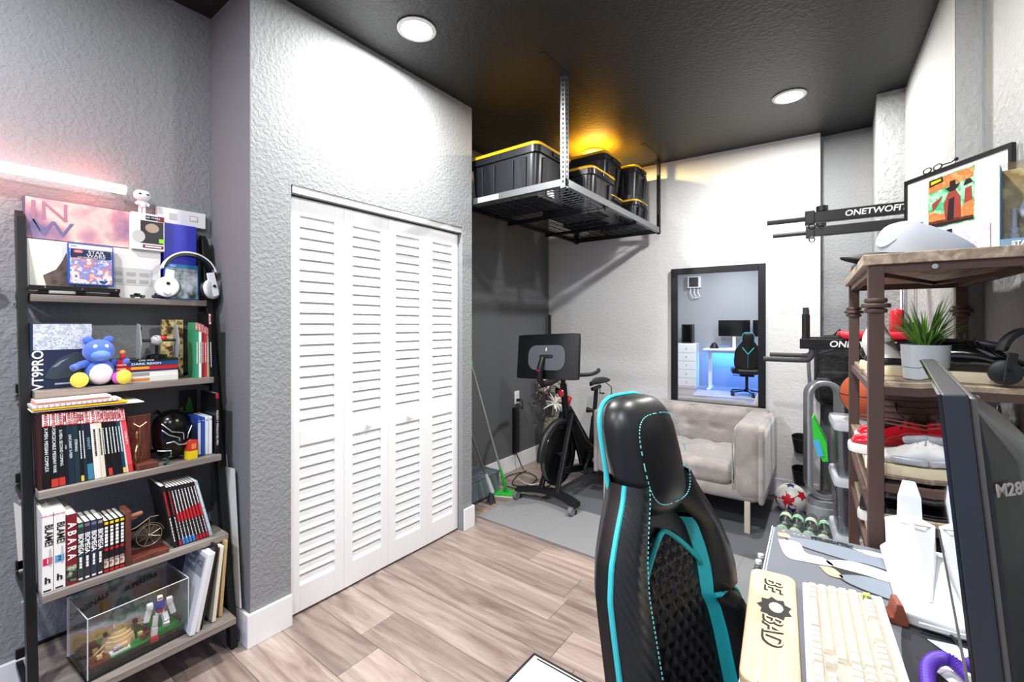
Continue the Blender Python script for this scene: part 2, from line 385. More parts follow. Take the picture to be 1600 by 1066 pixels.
art('window', mat('dark_window', '#2c2a2d', .1, coat=.6), t, .0794, -.028, .052, .028, .125)
art('red_band', mat('maroon_print', '#7c1d2a', .5), t, .0794, -.02, .052, .008, .022)
art('red_corner', mat('maroon_print', '', .5), t, .0794, .03, .054, .128, .15)
art('green_sticker', mat('lime_sticker', '#9be23a', .5), t, .0805, .036, .054, .034, .052)
art('black_band', INKK, t, .0794, -.01, .028, .130, .148)
text('STAR WARS', .0115, INKW, t, (.0806, .009, .139))
art('band_print', INKW, t, .0802, -.012, .044, .012, .018)
MB().prism([(-.034+.022*math.cos(a*.35), .055+.026*math.sin(a*.35)) for a in range(18)], .0794, .0802, 'x').build('round_print', mat('grey_print', '', .6), t)
MB().prism([(.012+.024*math.cos(a*.35), .095+.02*math.sin(a*.35)) for a in range(18)], .0806, .0812, 'x').build('head_print', mat('tan_print', '#b59f8d', .6), t)
# small plain white figurine (generic)
t = thing('figurine', 'small white big-headed toy figurine standing on the window box', 'figurine', (-2.445, .592, 1.878))
MB().lathe([(.001, 0), (.02, 0), (.022, .003), (.001, .004)], n=16).build('stand', GBLK, t, smooth=True)
MB().rbox((0, 0, .044), (.022, .027, .034), .01, 4).build('body', WHT, t, smooth=True)
for s in (-1, 1):
    MB().tube([(0, s*.007, .004), (0, s*.007, .03)], .0062, 8).build('leg', WHT, t, smooth=True)
    MB().tube([(0, s*.012, .055), (.006, s*.022, .045), (.014, s*.017, .04)], .005, 8).build('arm', WHT, t, smooth=True)
MB().rbox((.002, 0, .082), (.05, .062, .048), .024, 6).build('head', WHT, t, smooth='all')
for s in (-1, 1): MB().ball((.026, s*.013, .084), (.003, .006, .003), 10, 6).build('eye', INKK, t, smooth=True)
t = flatbox('tablet_box', 'long slim white carton lying along the wall, top right', 'box', mat('white_card', '', .5), -2.486, -2.462, .649, .838, 1.8, 1.872)
t.rotation_euler = (R(0), 0, 0); t.location.z = 1.8585
art('printed_label', mat('grey_print', '', .6), t, .0242, -.05, -.02, .02, .05); art('printed_frame', mat('grey_print2', '', .6), t, .0242, .028, .062, .026, .052)
art('frame_inside', mat('white_card', '', .5), t, .0249, .031, .059, .029, .049)
t = flatbox('blue_carton', 'plain glossy royal blue carton behind the headphones', 'box', mat('royal_blue_card', '#3238b4', .3, coat=.4), -2.486, -2.43, .664, .79, Z1, 1.855)
t = flatbox('dark_folder', 'dark folder standing behind the blue carton', 'folder', MBLK, -2.488, -2.4865, .72, .812, Z1, 1.80)
# game cases
def case(name, label, col, x, y0, y1, z0, z1, tilt, group, body):
    t = thing(name, label, 'game case', (x, (y0+y1)/2, z0+.001), group=group, rot=(0, -tilt, 0)); w = (y1-y0)/2; h = z1-z0
    MB().box(0, .013, -w, w, 0, h).build('case', mat('case_'+col.strip('#'), col, .25), t, bevel=.002)
    body(t, w, h); return t
bluegal = mat('galaxy_print', '#2a3f8c', .35, var=(28, '#f0d9c8', '#5a82d0', '#d88a7a', '#eef2f8', '#233a7a'))
def b1(t, w, h):
    art('cover_print', bluegal, t, .0132, -w+.006, w-.006, .006, h-.022); art('title_strip', WHT, t, .0132, -w+.004, w-.004, h-.02, h-.004)
    art('title_ground', mat('navy_print', '#16204a', .4), t, .0138, -w+.008, w-.008, h-.056, h-.023)
    art('red_square', mat('brand_red', '#d8232a', .4), t, .0144, -w+.02, -w+.04, h-.038, h-.025)
    text('LEGO', .010, INKW, t, (.0156, -w+.03, h-.0315)); text('STAR', .017, INKW, t, (.0150, .014, h-.031), sx=1.2); text('WARS', .017, INKW, t, (.0150, .014, h-.045), sx=1.2)
    text('THE SKYWALKER SAGA', .0062, INKW, t, (.0150, 0, h-.0535), sx=1.25); text('PS5', .011, INKK, t, (.0142, -w+.018, h-.012))
case('game_case', 'blue game case with a star battle cover propped on the black display stand', '#1f57b0', -2.402, .353, .488, 1.552, 1.715, R(4), None, b1)
def b2(t, w, h):
    art('cover_print', mat('sketch_print', '#e8ecee', .4, var=(26, '#cfd8dd', '#8fa0a6', '#3a4246')), t, .0132, -w+.005, w-.005, .006, h-.02); art('title_strip', mat('sky_print', '#2f86c9', .4), t, .0132, -w+.004, w-.004, h-.02, h-.003)
    text('PS4', .014, INKW, t, (.0142, -w+.03, h-.0115))
case('game_case', 'blue-edged game case with pale cover behind the white headphones', '#2476bd', -2.418, .664, .792, Z1, 1.672, R(3), None, b2)
t = thing('display_stand', 'low black folding display stand on the top shelf edge', 'stand', (-2.40, .375, Z1))
MB().box(-.012, .028, -.128, .128, .018, .026).build('tray', MBLK, t, bevel=.002)
MB().box(.028, .034, -.128, .128, .018, .034).build('lip', MBLK, t, bevel=.001)
MB().box(-.012, .022, -.128, .13, 0, .006).build('base', MBLK, t, bevel=.001)
for y in (-.09, .01, .11):
    MB().tube([(.026, y-.014, .012), (.026, y+.014, .012)], .009, 10).build('hinge', GBLK, t, smooth=True)
    MB().ball((.036, y+.004, .026), .003, 8, 6).build('screw', CHR, t)
t = thing('toy_car', 'tiny dark model car on the top shelf beside the stand', 'toy', (-2.375, .56, Z1))
MB().rbox((0, 0, .010), (.02, .05, .010), .004, 3).build('body', GBLK, t, smooth=True); MB().rbox((0, -.002, .017), (.016, .022, .008), .004, 3).build('cabin', GBLK, t, smooth=True)
for a in (-.016, .016):
    MB().tube([(-.011, a, .006), (.011, a, .006)], .006, 10).build('axle_wheel', DKG, t)
t = thing('game_controller', 'small dark controller lying beside the headphones', 'controller', (-2.376, .632, Z1))
MB().rbox((0, 0, .010), (.024, .05, .016), .008, 4).build('shell', mat('navy_plastic', '#1d2740', .3), t, smooth=True); MB().ball((.006, -.012, .02), .005, 8, 6).build('stick', BLK, t); MB().ball((.006, .012, .02), .005, 8, 6).build('stick', BLK, t)
# headphones
def headphones(label, loc, rz, m1, m2, rot=None):
    t = thing('headphones', label, 'headphones', loc, rz, rot=rot)
    A = arc((0, 0, .115), .10, 10, 170, 18, 'yz', .095)
    rows = []
    for x, y, z in A:
        d = Vector((0, y, z-.115)).normalized()
        rows.append([(-.016, y, z), (.016, y, z), (.016, y+d.y*.006, z+d.z*.006), (-.016, y+d.y*.006, z+d.z*.006)])
    MB().rows(rows).build('headband', m1, t, smooth=True)
    rows = []
    for x, y, z in A[1:-1]:
        d = Vector((0, y, z-.115)).normalized()
        rows.append([(-.014, y-d.y*.012, z-d.z*.012), (.014, y-d.y*.012, z-d.z*.012), (.014, y-d.y*.0005, z-d.z*.0005), (-.014, y-d.y*.0005, z-d.z*.0005)])
    MB().rows(rows).build('band_pad', m2, t, smooth=True)
    for s in (-1, 1):
        M = Matrix.Translation((.006, s*.088, .052)) @ Matrix.Rotation(s*R(34), 4, 'Z') @ Matrix.Rotation(R(90), 4, 'Y')
        MB().lathe([(.001, .008), (.034, .008), (.044, .002), (.046, -.008), (.044, -.014), (.001, -.014)], n=28, M=M).build('ear_cup', m1, t, smooth=True)
        MB().lathe([(.02, -.0145), (.042, -.0145), (.045, -.022), (.040, -.032), (.022, -.034), (.018, -.028), (.02, -.0145)], n=28, M=M).build('ear_pad', m2, t, smooth=True)
        y0 = s*.096
        MB().prism([(y0-s*.004, .128), (y0-s*.036, .122), (y0-s*.026, .03), (y0-s*.008, .012), (y0+s*.012, .022), (y0+s*.006, .07)][::s], .016, .023, 'x').build('yoke', m1, t, bevel=.003)
        MB().lathe([(.001, .024), (.006, .024), (.007, .027), (.001, .0275)], n=14, M=Matrix.Translation((.0, s*.088, .062)) @ Matrix.Rotation(R(90), 4, 'Y')).build('logo_dot', INKK, t)
    return t
headphones('white over-ear headset with black pads on the top shelf', (-2.35, .742, 1.512), 0, mat('headset_white', '#e9eaee', .3), BLK, rot=(0, R(-8), 0))

# --- second shelf
Z2 = 1.163
mb = mat('navy_card', '#222a44', .35)
t = flatbox('mouse_box', 'dark navy computer mouse box with silver upper print', 'box', mb, -2.46, -2.335, .248, .412, Z2, 1.405)
art('upper_print', mat('silver_scribble', '#b9bfca', .5, var=(90, '#9aa2b0', '#d6dae2', '#8b93a4')), t, .1252, -.075, .081, .143, .238)
text('VT9PRO', .040, INKW, t, (.1253, -.062, .070), right=(0, 0, 1), up=(0, -1, 0), bold=.0006)
poly_art('mouse_print', mat('mouse_grey', '#39434d', .3), t, .1255, [(-.046, .04), (-.034, .075), (-.006, .112), (.03, .130), (.06, .132), (.06, .055), (.04, .040), (-.02, .032)])
poly_art('mouse_shine', mat('mouse_light', '#7b8a96', .3), t, .1263, [(-.028, .078), (-.005, .10), (.018, .110), (.0, .096), (-.015, .080)])
mat('grey_ink', '#a8b0bb', .6); art('small_print', mat('grey_ink', '', .6), t, .1253, -.02, .06, .013, .019)
t = flatbox('teal_booklet', 'thin teal booklet behind the navy mouse box', 'booklet', mat('teal_card', '#49867f', .5), -2.475, -2.464, .253, .30, Z2, 1.33)
t = flatbox('green_book', 'olive book standing behind the blue plush', 'book', mat('olive_card', '#6d7160', .6), -2.47, -2.44, .40, .45, Z2, 1.31)
# plain blue plush animal
fur = mat('blue_plush', '#4a6fd0', .9, bump=(160, .4, .003), sheen=.4); furw = mat('white_plush', '#ece6f0', .9, bump=(160, .4, .003)); fury = mat('yellow_plush', '#f0dd55', .9, bump=(160, .3, .002)); furp = mat('magenta_plush', '#c75ab8', .9)
t = thing('plush_toy', 'sitting blue and white plush bear with yellow feet on the second shelf', 'plush toy', (-2.322, .432, Z2+.001))
MB().ball((0, 0, .052), (.036, .046, .052)).build('body', fur, t, smooth='all'); MB().ball((.012, 0, .046), (.034, .037, .044)).build('belly', furw, t, smooth='all')
MB().ball((.006, -.004, .132), (.044, .048, .046)).build('head', fur, t, smooth='all')
MB().ball((.034, -.004, .118), (.026, .030, .022)).build('muzzle', mat('light_blue_plush', '#6e93e6', .9), t, smooth='all')
for s in (-1, 1):
    MB().ball((0, s*.03-.004, .174), (.012, .017, .017)).build('ear', fur, t, smooth='all')
    MB().ball((.040, s*.016-.004, .150), (.005, .007, .009)).build('eye', furw, t, smooth='all')
    MB().tube(spline([(0, s*.034, .088), (.012, s*.062, .080), (.026, s*.082, .072+.02*(s > 0))]), [.014]*6+[.012]*6+[.010], 10).build('arm', fur, t, smooth='all')
    MB().ball((.038, s*.064, .028), (.022, .026, .029)).build('foot', fury, t, smooth='all')
MB().ball((.030, .050, .026), (.017, .022, .026)).build('cuff', furp, t, smooth='all')
# stacked comics on the second shelf
def book(name, label, cat, loc, w, d, h, col, titles=(), rz=0, rot=None, group=None, pages=True, head=None, foot=None, tcol=None):
    """upright book: spine faces +x. w along y, d depth to -x, h height"""
    t = thing(name, label, cat, loc, rz, group, rot=rot)
    cm = mat('cover_'+col.strip('#'), col, .35); c = .0012
    MB().box(-.002, 0, -w/2, w/2, 0, h).box(-d, -.002, -w/2, -w/2+c, 0, h).box(-d, -.002, w/2-c, w/2, 0, h).build('cover', cm, t)
    MB().box(-d+.003, -.0021, -w/2+c+.0001, w/2-c-.0001, .003, h-.003).build('pages', PAPER, t)
    if head: art('spine_head', mat('spine_'+head[0].strip('#'), head[0], .4), t, .0002, -w/2+.0006, w/2-.0006, h-head[1], h-.001); 
    if head and len(head) > 2: art('head_label', INKW, t, .0011, -w/2+.0014, w/2-.0014, h-head[1]+.003, h-.003); text(head[2], min(w*.85, head[1]*.28), mat('spine_c01824', '#c01824', .4), t, (.0020, 0, h-head[1]/2), right=(0, 0, -1), up=(0, 1, 0), bold=.0003)
    if foot: art('spine_foot', mat('spine_'+foot[0].strip('#'), foot[0], .4), t, .0002, -w/2+.0006, w/2-.0006, .002, foot[1])
    for s, size, col2, zc, vert in titles:
        if s.startswith('#'): strips(t, mat('ink_'+col2.strip('#'), col2, .5), .0008, 0, size*.42, zc-h*.2, zc+h*.2, 2*int(s[1:])); continue
        text(s, size, mat('ink_'+col2.strip('#'), col2, .5), t, (.0012, 0, zc), right=(0, 0, -1) if vert else (0, 1, 0), up=(0, 1, 0) if vert else (0, 0, 1), name='spine_lettering')
    return t
stk = [('#e9e4dc', .020, 'thick cream comic lying at the bottom of the stack on shelf two', '', '#d98a4a'), ('#f0eeea', .022, 'white spined comic second from the bottom of the lying stack', '', '#999999'), ('#28325e', .006, 'thin navy comic lying in the middle of the stack on shelf two', '', '#ffffff'),
       ('#c8262e', .016, 'red spined comic with orange title lying in the stack on shelf two', '', '#f0a830'), ('#1d4a78', .016, 'blue spined comic lying second from the top of the stack', 'DARK REIGN', '#ffffff'), ('#1a1a1e', .010, 'black spined comic lying on top of the stack on shelf two', 'CIVIL WAR', '#ffffff')]
z = Z2+.001
for i, (col, th, lab, ti, tc) in enumerate(stk):
    t = thing('comic_book', lab, 'book', (-2.295-.002*(i % 2), .57, z), group='comics lying in the second shelf stack')
    cm = mat('cover_'+col.strip('#'), col, .35)
    MB().box(-.002, 0, -.094, .108, 0, th).box(-.15, -.002, -.094, .108, 0, .0012).box(-.15, -.002, -.094, .108, th-.0012, th).build('cover', cm, t)
    if th > .008: MB().box(-.148, -.0021, -.092, .106, .0014, th-.0014).build('pages', PAPER, t)
    art('spine_head', mat('spine_c01824', '#c01824', .4), t, .0002, -.0935, -.062, .0006, th-.0006)
    if not ti and th > .012: MB().box(.0002, .0008, -.05, .01, th*.2, th*.8).build('title_block', mat('ink_'+tc.strip('#'), tc, .5), t)
    if ti: text(ti, th*.75, mat('ink_'+tc.strip('#'), tc, .5), t, (.0012, .0, th/2), sx=1.4)
    if th > .012: text('MARVEL', th*.5, INKW, t, (.0012, -.078, th/2))
    z += th+.0006
zt = z
t = thing('desk_model', 'dark desk model with two upright grey wing plates on the comic stack', 'model', (-2.325, .612, zt))
for y in (-.062, .066):
    MB().prism([(-.038, 0), (-.02, -.004+.004), (.02, 0), (.036, .06), (.012, .140), (-.02, .146), (-.036, .09)], y, y+.005, 'y').build('side_plate', mat('grey_plate', '#8f9494', .5), t, bevel=.001)
    MB().bar((-.03, y+.0055, .02), (.02, y+.0055, .13), .006, .002, (0, 1, 0)).bar((.025, y+.0055, .02), (-.02, y+.0055, .13), .006, .002, (0, 1, 0)).build('plate_rib', BLK, t)
MB().tube([(0, -.058, .075), (0, .064, .075)], .006, 10).build('crossbar', BLK, t)
MB().ball((0, 0, .075), .022).build('pod', mat('mottled_pod', '#3a3c3e', .4, var=(60, '#d0d0d0', '#303234')), t, smooth='all'); MB().ball((.012, .02, .084), .011).build('red_cap', RED, t, smooth='all')
MB().lathe([(.001, 0), (.036, 0), (.036, .014), (.030, .018), (.006, .018), (.006, .06), (.001, .061)], n=24).build('pedestal', GBLK, t, smooth=True)
t = thing('toy_figure', 'tiny orange and red toy figure left of the model on the stack', 'figurine', (-2.31, .498, zt))
MB().rbox((0, 0, .012), (.012, .016, .02), .004, 3).build('body', RED, t, smooth=True); MB().ball((0, 0, .030), .010).build('head', mat('orange_plastic', '#d9864a', .5), t, smooth='all')
vb = [('#2f9a6c', .012, 'green spined comic standing right of the lying stack', .245), ('#f2f0ee', .010, 'white spined comic standing next to the green one', .243), ('#7e2430', .009, 'dark red thin comic standing on the second shelf', .243), ('#b8302e', .010, 'bright red comic standing on the second shelf', .24), ('#cbb392', .010, 'tan spined comic standing on the second shelf', .238)]
y = .684
MB
t = flatbox('comic_book_cover', 'comic standing with its brown and yellow cover facing out on shelf two', 'book', mat('sepia_cover', '#5b3a2a', .4, var=(34, '#2b1a16', '#c8a565', '#e6d49a', '#3a1715')), -2.42, -2.40, .655, .735, Z2, 1.42)
t.rotation_euler = (0, 0, 0); t.location.x = -2.44
for i, (col, wd, lab, h) in enumerate(vb):
    book('comic_book', lab, 'book', (-2.295, y+wd/2+.058, Z2+.001), wd, .14 if i > 5 else .09, h-.004*i, col, group='comics standing at the right of shelf two', head=('#c01824', .036, 'MARVEL'), titles=[('#6', wd*.5, '#ffffff' if i != 1 else '#333333', .11, True)])
    y += wd+.0008
t = book('comic_book', 'black spined comic standing tall against the right leg on shelf two', 'book', (-2.285, .801, Z2+.001), .010, .13, .285, '#141416', head=('#c01824', .05, 'MARVEL'), titles=[('#6', .007, '#ffffff', .10, True)], rot=(R(1.5), 0, 0))

# --- third shelf: the row of comics
Z3 = .828
names = [('#3a1c1e', 'dark maroon', .012, ''), ('#101114', 'black', .021, 'X-MEN: MESSIAH COMPLEX'), ('#131315', 'black', .020, 'X-FORCE/CABLE MESSIAH WAR'), ('#161618', 'black', .018, 'X-MEN: SECOND COMING'), ('#171a20', 'charcoal', .008, 'X-MEN'),
         ('#1b2b3a', 'navy', .017, 'UNCANNY X-MEN'), ('#20343c', 'slate blue', .016, 'ETERNALS'), ('#15161a', 'black', .010, '#7'), ('#242b3a', 'blue black', .009, '#7'), ('#16232e', 'dark teal', .019, 'INFINITY'), ('#e9e2da', 'white', .020, '#7'), ('#ddd6c2', 'cream', .013, '#7'),
         ('#18181a', 'black', .008, '#7'), ('#121214', 'black', .013, '#7'), ('#17181a', 'black', .009, '#7'), ('#16171c', 'black', .012, '#7'), ('#12161a', 'black', .009, '#7'), ('#1c3d52', 'petrol blue', .011, '#7'), ('#f1efe8', 'white', .006, ''), ('#dd4a58', 'coral red', .015, 'HOUSE OF X')]
tot = sum(n[2] for n in names); sc_ = .256/tot; y = .2535
cnames = {}
for i, (col, cn, wd, ti) in enumerate(names):
    wd = wd*sc_; lean = R(0.6+6.0*i/(len(names)-1)); h = .262-.0008*i
    ords = ['leftmost', 'second', 'third', 'fourth', 'fifth', 'sixth', 'seventh', 'eighth', 'ninth', 'tenth', 'eleventh', 'twelfth', 'thirteenth']
    lab = '%s spined comic %s in the packed row on the third shelf' % (cn, ords[i]+(' from the left' if i else '') if i < 10 else ('rightmost' if i == 19 else ords[19-i]+' from the right'))
    foot = ('#c0392f', .03) if i in (2, 3, 13, 19) else (('#3b7f9c', .06) if i == 9 else (('#e0c060', .022) if i in (7, 17) else None))
    book('comic_book', lab, 'book', (-2.214+.001*((i*7) % 3), y+wd/2, Z3+.001+.0006), wd-.0006, .165, h, col, rot=(lean, 0, 0), group='comics in the row on the third shelf',
         head=('#c01824', .046, 'MARVEL') if i else None, foot=foot, titles=[(ti, min(wd*.62, .0125), '#1a1a1a' if cn in ('white', 'cream') else ('#e8f4f8' if i != 9 else '#7fb8c8'), .135, True)] if ti else [])
    y += wd
# magazines and folders lying on top of the row
zt = Z3+.263
def sheetstack(name, label, cat, y0, y1, z0, th, m, x0=-2.40, x1=-2.20, rx=0, rz=0, ring=False):
    t = thing(name, label, cat, ((x0+x1)/2, (y0+y1)/2, z0), rz, rot=(rx, 0, rz), group='pads lying on the comics row')
    MB().box(-(x1-x0)/2, (x1-x0)/2, -(y1-y0)/2, (y1-y0)/2, 0, th).build('sheets', m, t, bevel=.0006, seg=1)
    if ring:
        for q in range(16): MB().tube(arc(((x1-x0)/2-.002, -(y1-y0)/2+.012+q*(y1-y0-.024)/15, th/2), .0045, 0, 330, 8, 'xz'), .0008, 5).build('wire_ring', DKG, t)
    return t
sheetstack('envelope', 'white envelope lying lowest on the comics row', 'envelope', .238, .54, zt+.006, .0035, PAPER, x1=-2.205, rx=R(-1))
sheetstack('folder', 'bright yellow folder lying on the comics row', 'folder', .240, .49, zt+.0125, .006, mat('yellow_card', '#efb81a', .5), x1=-2.20, rx=R(-1))
sheetstack('spiral_notebook', 'lilac white spiral notebook lying above the yellow folder', 'notebook', .238, .47, zt+.0215, .009, mat('lilac_card', '#d8d2de', .5), x1=-2.20, ring=True)
sheetstack('notepad', 'pink edged notebook second from the top of the pile on the comics', 'notebook', .246, .44, zt+.0315, .006, mat('salmon_card', '#e8a890', .5), x1=-2.21)
sheetstack('notepad', 'cream notebook with red edge topmost of the pile on the comics', 'notebook', .248, .442, zt+.0385, .006, mat('cream_card', '#e9d8cf', .5), x1=-2.205)
# wooden bookends with metal bicycle parts
mahog = wood('mahogany', '#8a5040', '#71392c', '#4d241c', axis=2, rnd=False, rough=.4, fine=2)
brass = mat('antique_metal', '#b9a888', .3, 1)
t = thing('bookend', 'reddish wood bookend with metal handlebar end on the third shelf', 'bookend', (-2.235, .5285, Z3+.0008), R(0))
MB().box(-.055, -.040, -.026, .050, 0, .205).build('upright', mahog, t, bevel=.002); MB().box(-.0395, .034, -.012, .056, 0, .022).build('base', mahog, t, bevel=.002)
MB().tube(spline([(-.02, -.010, .178), (-.02, .008, .162), (-.02, .010, .16), (-.02, .012, .162), (-.02, .032, .178)]), .0022, 6).build('handlebar', brass, t)
MB().tube([(-.02, .010, .162), (-.015, .010, .085)], .003, 6).build('fork', brass, t)
for s in (-1, 1): MB().tube([(-.014, .010+s*.006, .09), (-.010, .010+s*.006, .045)], .0018, 6).build('fork_blade', brass, t)
MB().tube(arc((0, .010, .060), .036, 0, 360, 20, 'yz')[:-1], .003, 6, closed=True, caps=False).build('wheel', brass, t, rot=(0, 0, R(60)), loc=(-.012, .002, 0))
MB().ball((-.02, .0, .13), (.006, .006, .016)).build('lamp_housing', brass, t)
# plain glossy black helmet
t = thing('helmet', 'glossy black full-face helmet with silver lines on the third shelf', 'helmet', (-2.285, .652, Z3+.001), R(0))
def hf(p): x, y, z = p; k = 1-.18*max(0, -z/.1); return (x*k, y*k, z)
MB().rbox((0, 0, .106), (.150, .140, .208), .075, 10, hf).build('shell', mat('helmet_black', '#050506', .22, spec=.35), t, smooth='all')
silver = mat('silver_line', '#c8ccd0', .3, .8)
def onhelm(y, z): # surface x of the rounded box
    a = min(1, abs(y)/.072); b = min(1, abs(z-.106)/.106); k = 1-.18*max(0, (.106-z)/.1); return .0755*k*max(.15, (1-a**2.6))**.42*max(.2, (1-b**2.8))**.4
for ln in ([(-.05, .165), (-.02, .13), (.02, .118), (.022, .09)], [(-.05, .14), (-.03, .118), (.006, .10), (.008, .088)], [(-.036, .085), (-.012, .088), (.004, .072), (.026, .068), (.05, .082)], [(-.06, .055), (-.02, .050), (-.016, .02)], [(.055, .14), (.038, .11), (.036, .092)]):
    pts = []
    for (a, b), (c, d) in zip(ln, ln[1:]):
        for q in range(6): yy = a+(c-a)*q/6; zz = b+(d-b)*q/6; pts.append((onhelm(yy, zz)+.0005, yy, zz))
    pts.append((onhelm(*ln[-1])+.0005, ln[-1][0], ln[-1][1])); MB().tube(pts, .0021, 6).build('silver_line', silver, t)
for s in (-1, 1): MB().lathe([(.001, 0), (.016, 0), (.001, .02)], n=4).build('peak', mat('helmet_black', '', .1), t, loc=(-.02, s*.045, .196))
t = thing('card_box', 'small red and yellow matchbox-size carton on the third shelf edge', 'box', (-2.222, .703, Z3+.001), R(12))
MB().box(-.02, .016, -.017, .017, 0, .036).build('lower_half', mat('carton_yellow', '#efd31e', .5), t, bevel=.001); MB().box(-.02, .016, -.017, .017, .0361, .078).build('upper_half', mat('carton_red', '#cf3a28', .5), t, bevel=.001)
MB().box(.0161, .017, -.008, .010, .044, .066).build('label', mat('carton_orange', '#f08c50', .5), t)
t = thing('toy_figure', 'tiny dark green toy at the foot of the black helmet', 'figurine', (-2.207, .618, Z3+.001))
for q in range(7): MB().ball((random.uniform(-.006, .006), random.uniform(-.012, .012), .004+.004*q), (.005, .008, .005), 8, 5).build('lump', mat('dark_green', '#12352c', .5), t, smooth=True)
cols = [('#23479b', '#c9cdd6', 'grey and blue spined game case standing behind the red carton'), ('#2a4ea6', '#2a4ea6', 'all blue spined game case on the third shelf'), ('#dfe6ee', '#dfe6ee', 'white spined game case left of the tall black book'), ('#e6ecf2', '#e6ecf2', 'white spined game case next to the tall black book')]
y = .730
for i, (a, b, lab) in enumerate(cols):
    t = thing('game_case', lab, 'game case', (-2.235, y+.007, Z3+.001), group='game cases on the third shelf')
    MB().box(-.135, 0, -.0065, .0065, 0, .166).build('case', mat('case_'+a.strip('#'), a, .25), t, bevel=.002); art('spine_label', mat('spine_'+b.strip('#'), b, .4), t, .0002, -.005, .005, .008, .145)
    text('PS4', .006, INKW if i < 2 else INKK, t, (.001, 0, .152)); y += .0142
book('tall_book', 'tall black book titled in white standing at the third shelf right end', 'book', (-2.215, .7985, Z3+.001), .013, .17, .268, '#0f0f12', head=('#a8202a', .024), titles=[('RIQUEZA Y ORGULLO DEL PERU', .0105, '#f2f2f2', .115, True)], rot=(R(0), 0, 0))
t = flatbox('dark_album', 'black album with a small green print behind the game cases', 'album', mat('album_black', '#1b1b1e', .5), -2.47, -2.455, .735, .80, Z3, 1.09)
poly_art('green_print', mat('leaf_green', '#3b8a3a', .5), t, .0152, [(-.02, .16), (.02, .16), (.008, .22), (0, .235), (-.008, .2)])
# --- fourth shelf
Z4 = .501
row4 = [(.2535, .280, .267, '#eceae8', 'white', 'BLAME! 1', 'BLAME!', '#111111'), (.281, .3095, .266, '#eceae8', 'white', 'BLAME! 2', 'BLAME!', '#111111'), (.3105, .338, .243, '#7a1c28', 'dark red', 'ABARA', 'ABARA', '#f4f4f4')]
for k in range(4): row4.append((.339+.0171*k, .3555+.0171*k, .205-.001*k, ['#2c3a38', '#2f2c3a', '#2d3344', '#26282c'][k], ['green grey', 'violet grey', 'blue grey', 'charcoal'][k], 'BIOMEGA', 'BIOMEGA', '#e8ecec'))
for k in range(4): row4.append((.4075+.0148*k, .4218+.0148*k, .188, '#0f1012', 'black', '', 'NOISE', '#f4f4f4'))
for i, (y0, y1, h, col, cn, ti, sp, tc) in enumerate(row4):
    wd = y1-y0-.0006
    lab = ['white manga volume with a red number badge, leftmost on the fourth shelf', 'white manga volume with a blue number badge on the fourth shelf', 'dark red manga volume with white letters on the fourth shelf', 'grey manga volume with a green badge on the fourth shelf',
           'grey manga volume with a violet badge on the fourth shelf', 'dark manga volume with a blue badge on the fourth shelf', 'charcoal manga volume with a grey badge on the fourth shelf', 'yellow-topped black volume, leftmost of its four on the fourth shelf',
           'yellow-topped black volume, second of its four on the fourth shelf', 'yellow-topped black volume, third of its four on the fourth shelf', 'yellow-topped black volume against the wooden bookend on the fourth shelf'][i]
    t = book('manga_book', lab, 'book', (-2.135, (y0+y1)/2, Z4+.001), wd, .16 if i < 3 else .14, h, col, group='manga volumes on the fourth shelf')
    vert = dict(right=(0, 0, -1), up=(0, 1, 0), name='spine_lettering')
    if i < 2:
        text('BLAME!', .026, INKK, t, (.0006, .002, .190), sx=.86, bold=.0006, **vert); text('MASTER EDITION', .0075, mat('grey_ink', '', .5), t, (.0006, .006, .115), **vert)
        art('number_badge', mat('badge%d' % i, ['#c8234c', '#5f9fd0'][i], .4), t, .0002, -.011, .011, .092, .116); text(str(i+1), .022, INKW if i == 0 else INKK, t, (.0011, 0, .104)); text('h', .03, INKK, t, (.0006, 0, .04), bold=.001); art('foot_bar', INKK, t, .0002, -.01, .008, .004, .009)
        text('VERTICAL COMICS', .0042, INKR, t, (.0006, 0, .256))
    elif i == 2:
        for q, ch in enumerate('ABARA'): text(ch, .030, INKW, t, (.0012, 0, .205-.027*q), bold=.0006, sx=.95, right=(0, 0, -1), up=(0, 1, 0), name='spine_lettering')
        art('spine_foot', mat('black_green', '#26302a', .4, var=(60, '#26302a', '#9aa690', '#d6d8c8')), t, .0002, -.0125, .0125, .012, .066)
    elif i < 7:
        text('BIOMEGA', .0185, INKW, t, (.0006, 0, .130), bold=.0004, sx=.9, **vert); art('volume_badge', mat('bio%d' % i, ['#4d9a84', '#77698c', '#5d6e9a', '#8a8d92'][i-3], .4), t, .0002, -.006, .006, h-.016, h-.006)
        strips(t, INKW, .0006, 0, .006, .045, .085, 4); art('foot_bar', PAPER, t, .0002, -.005, .005, .006, .012)
    else:
        strips(t, INKW, .0006, 0, .008, .095, .168, 6); art('yellow_mark', mat('ink_f0d020', '#f0d020', .5), t, .0002, -.005, .005, h-.014, h-.005)
        MB().prism([(0, .077), (.0062, .084), (0, .091), (-.0062, .084)], .0002, .001, 'x').build('red_mark', INKR, t); art('spine_foot', mat('face_print', '#d9b9a0', .5, var=(70, '#e8d0c0', '#5a2a2a', '#f2e6e0')), t, .0002, -.006, .006, .018, .05); art('red_foot', INKR, t, .0002, -.006, .006, .003, .012)
t = thing('manga_book', 'white manga volume turned sideways at the fourth shelf left end', 'book', (-2.2, .236+.03, Z4+.001)); bpy.data.objects.remove(t)
t = thing('bookend', 'wooden bookend carrying a wire penny bicycle on the fourth shelf', 'bookend', (-2.16, .476, Z4+.0008))
MB().box(-.055, .030, -.0085, .0075, 0, .204).build('upright', mahog, t, bevel=.002); MB().box(-.055, .028, .0080, .125, 0, .018).build('base', mahog, t, bevel=.002)
wh = arc((0, 0, 0), .040, 0, 360, 28, 'yz')[:-1]
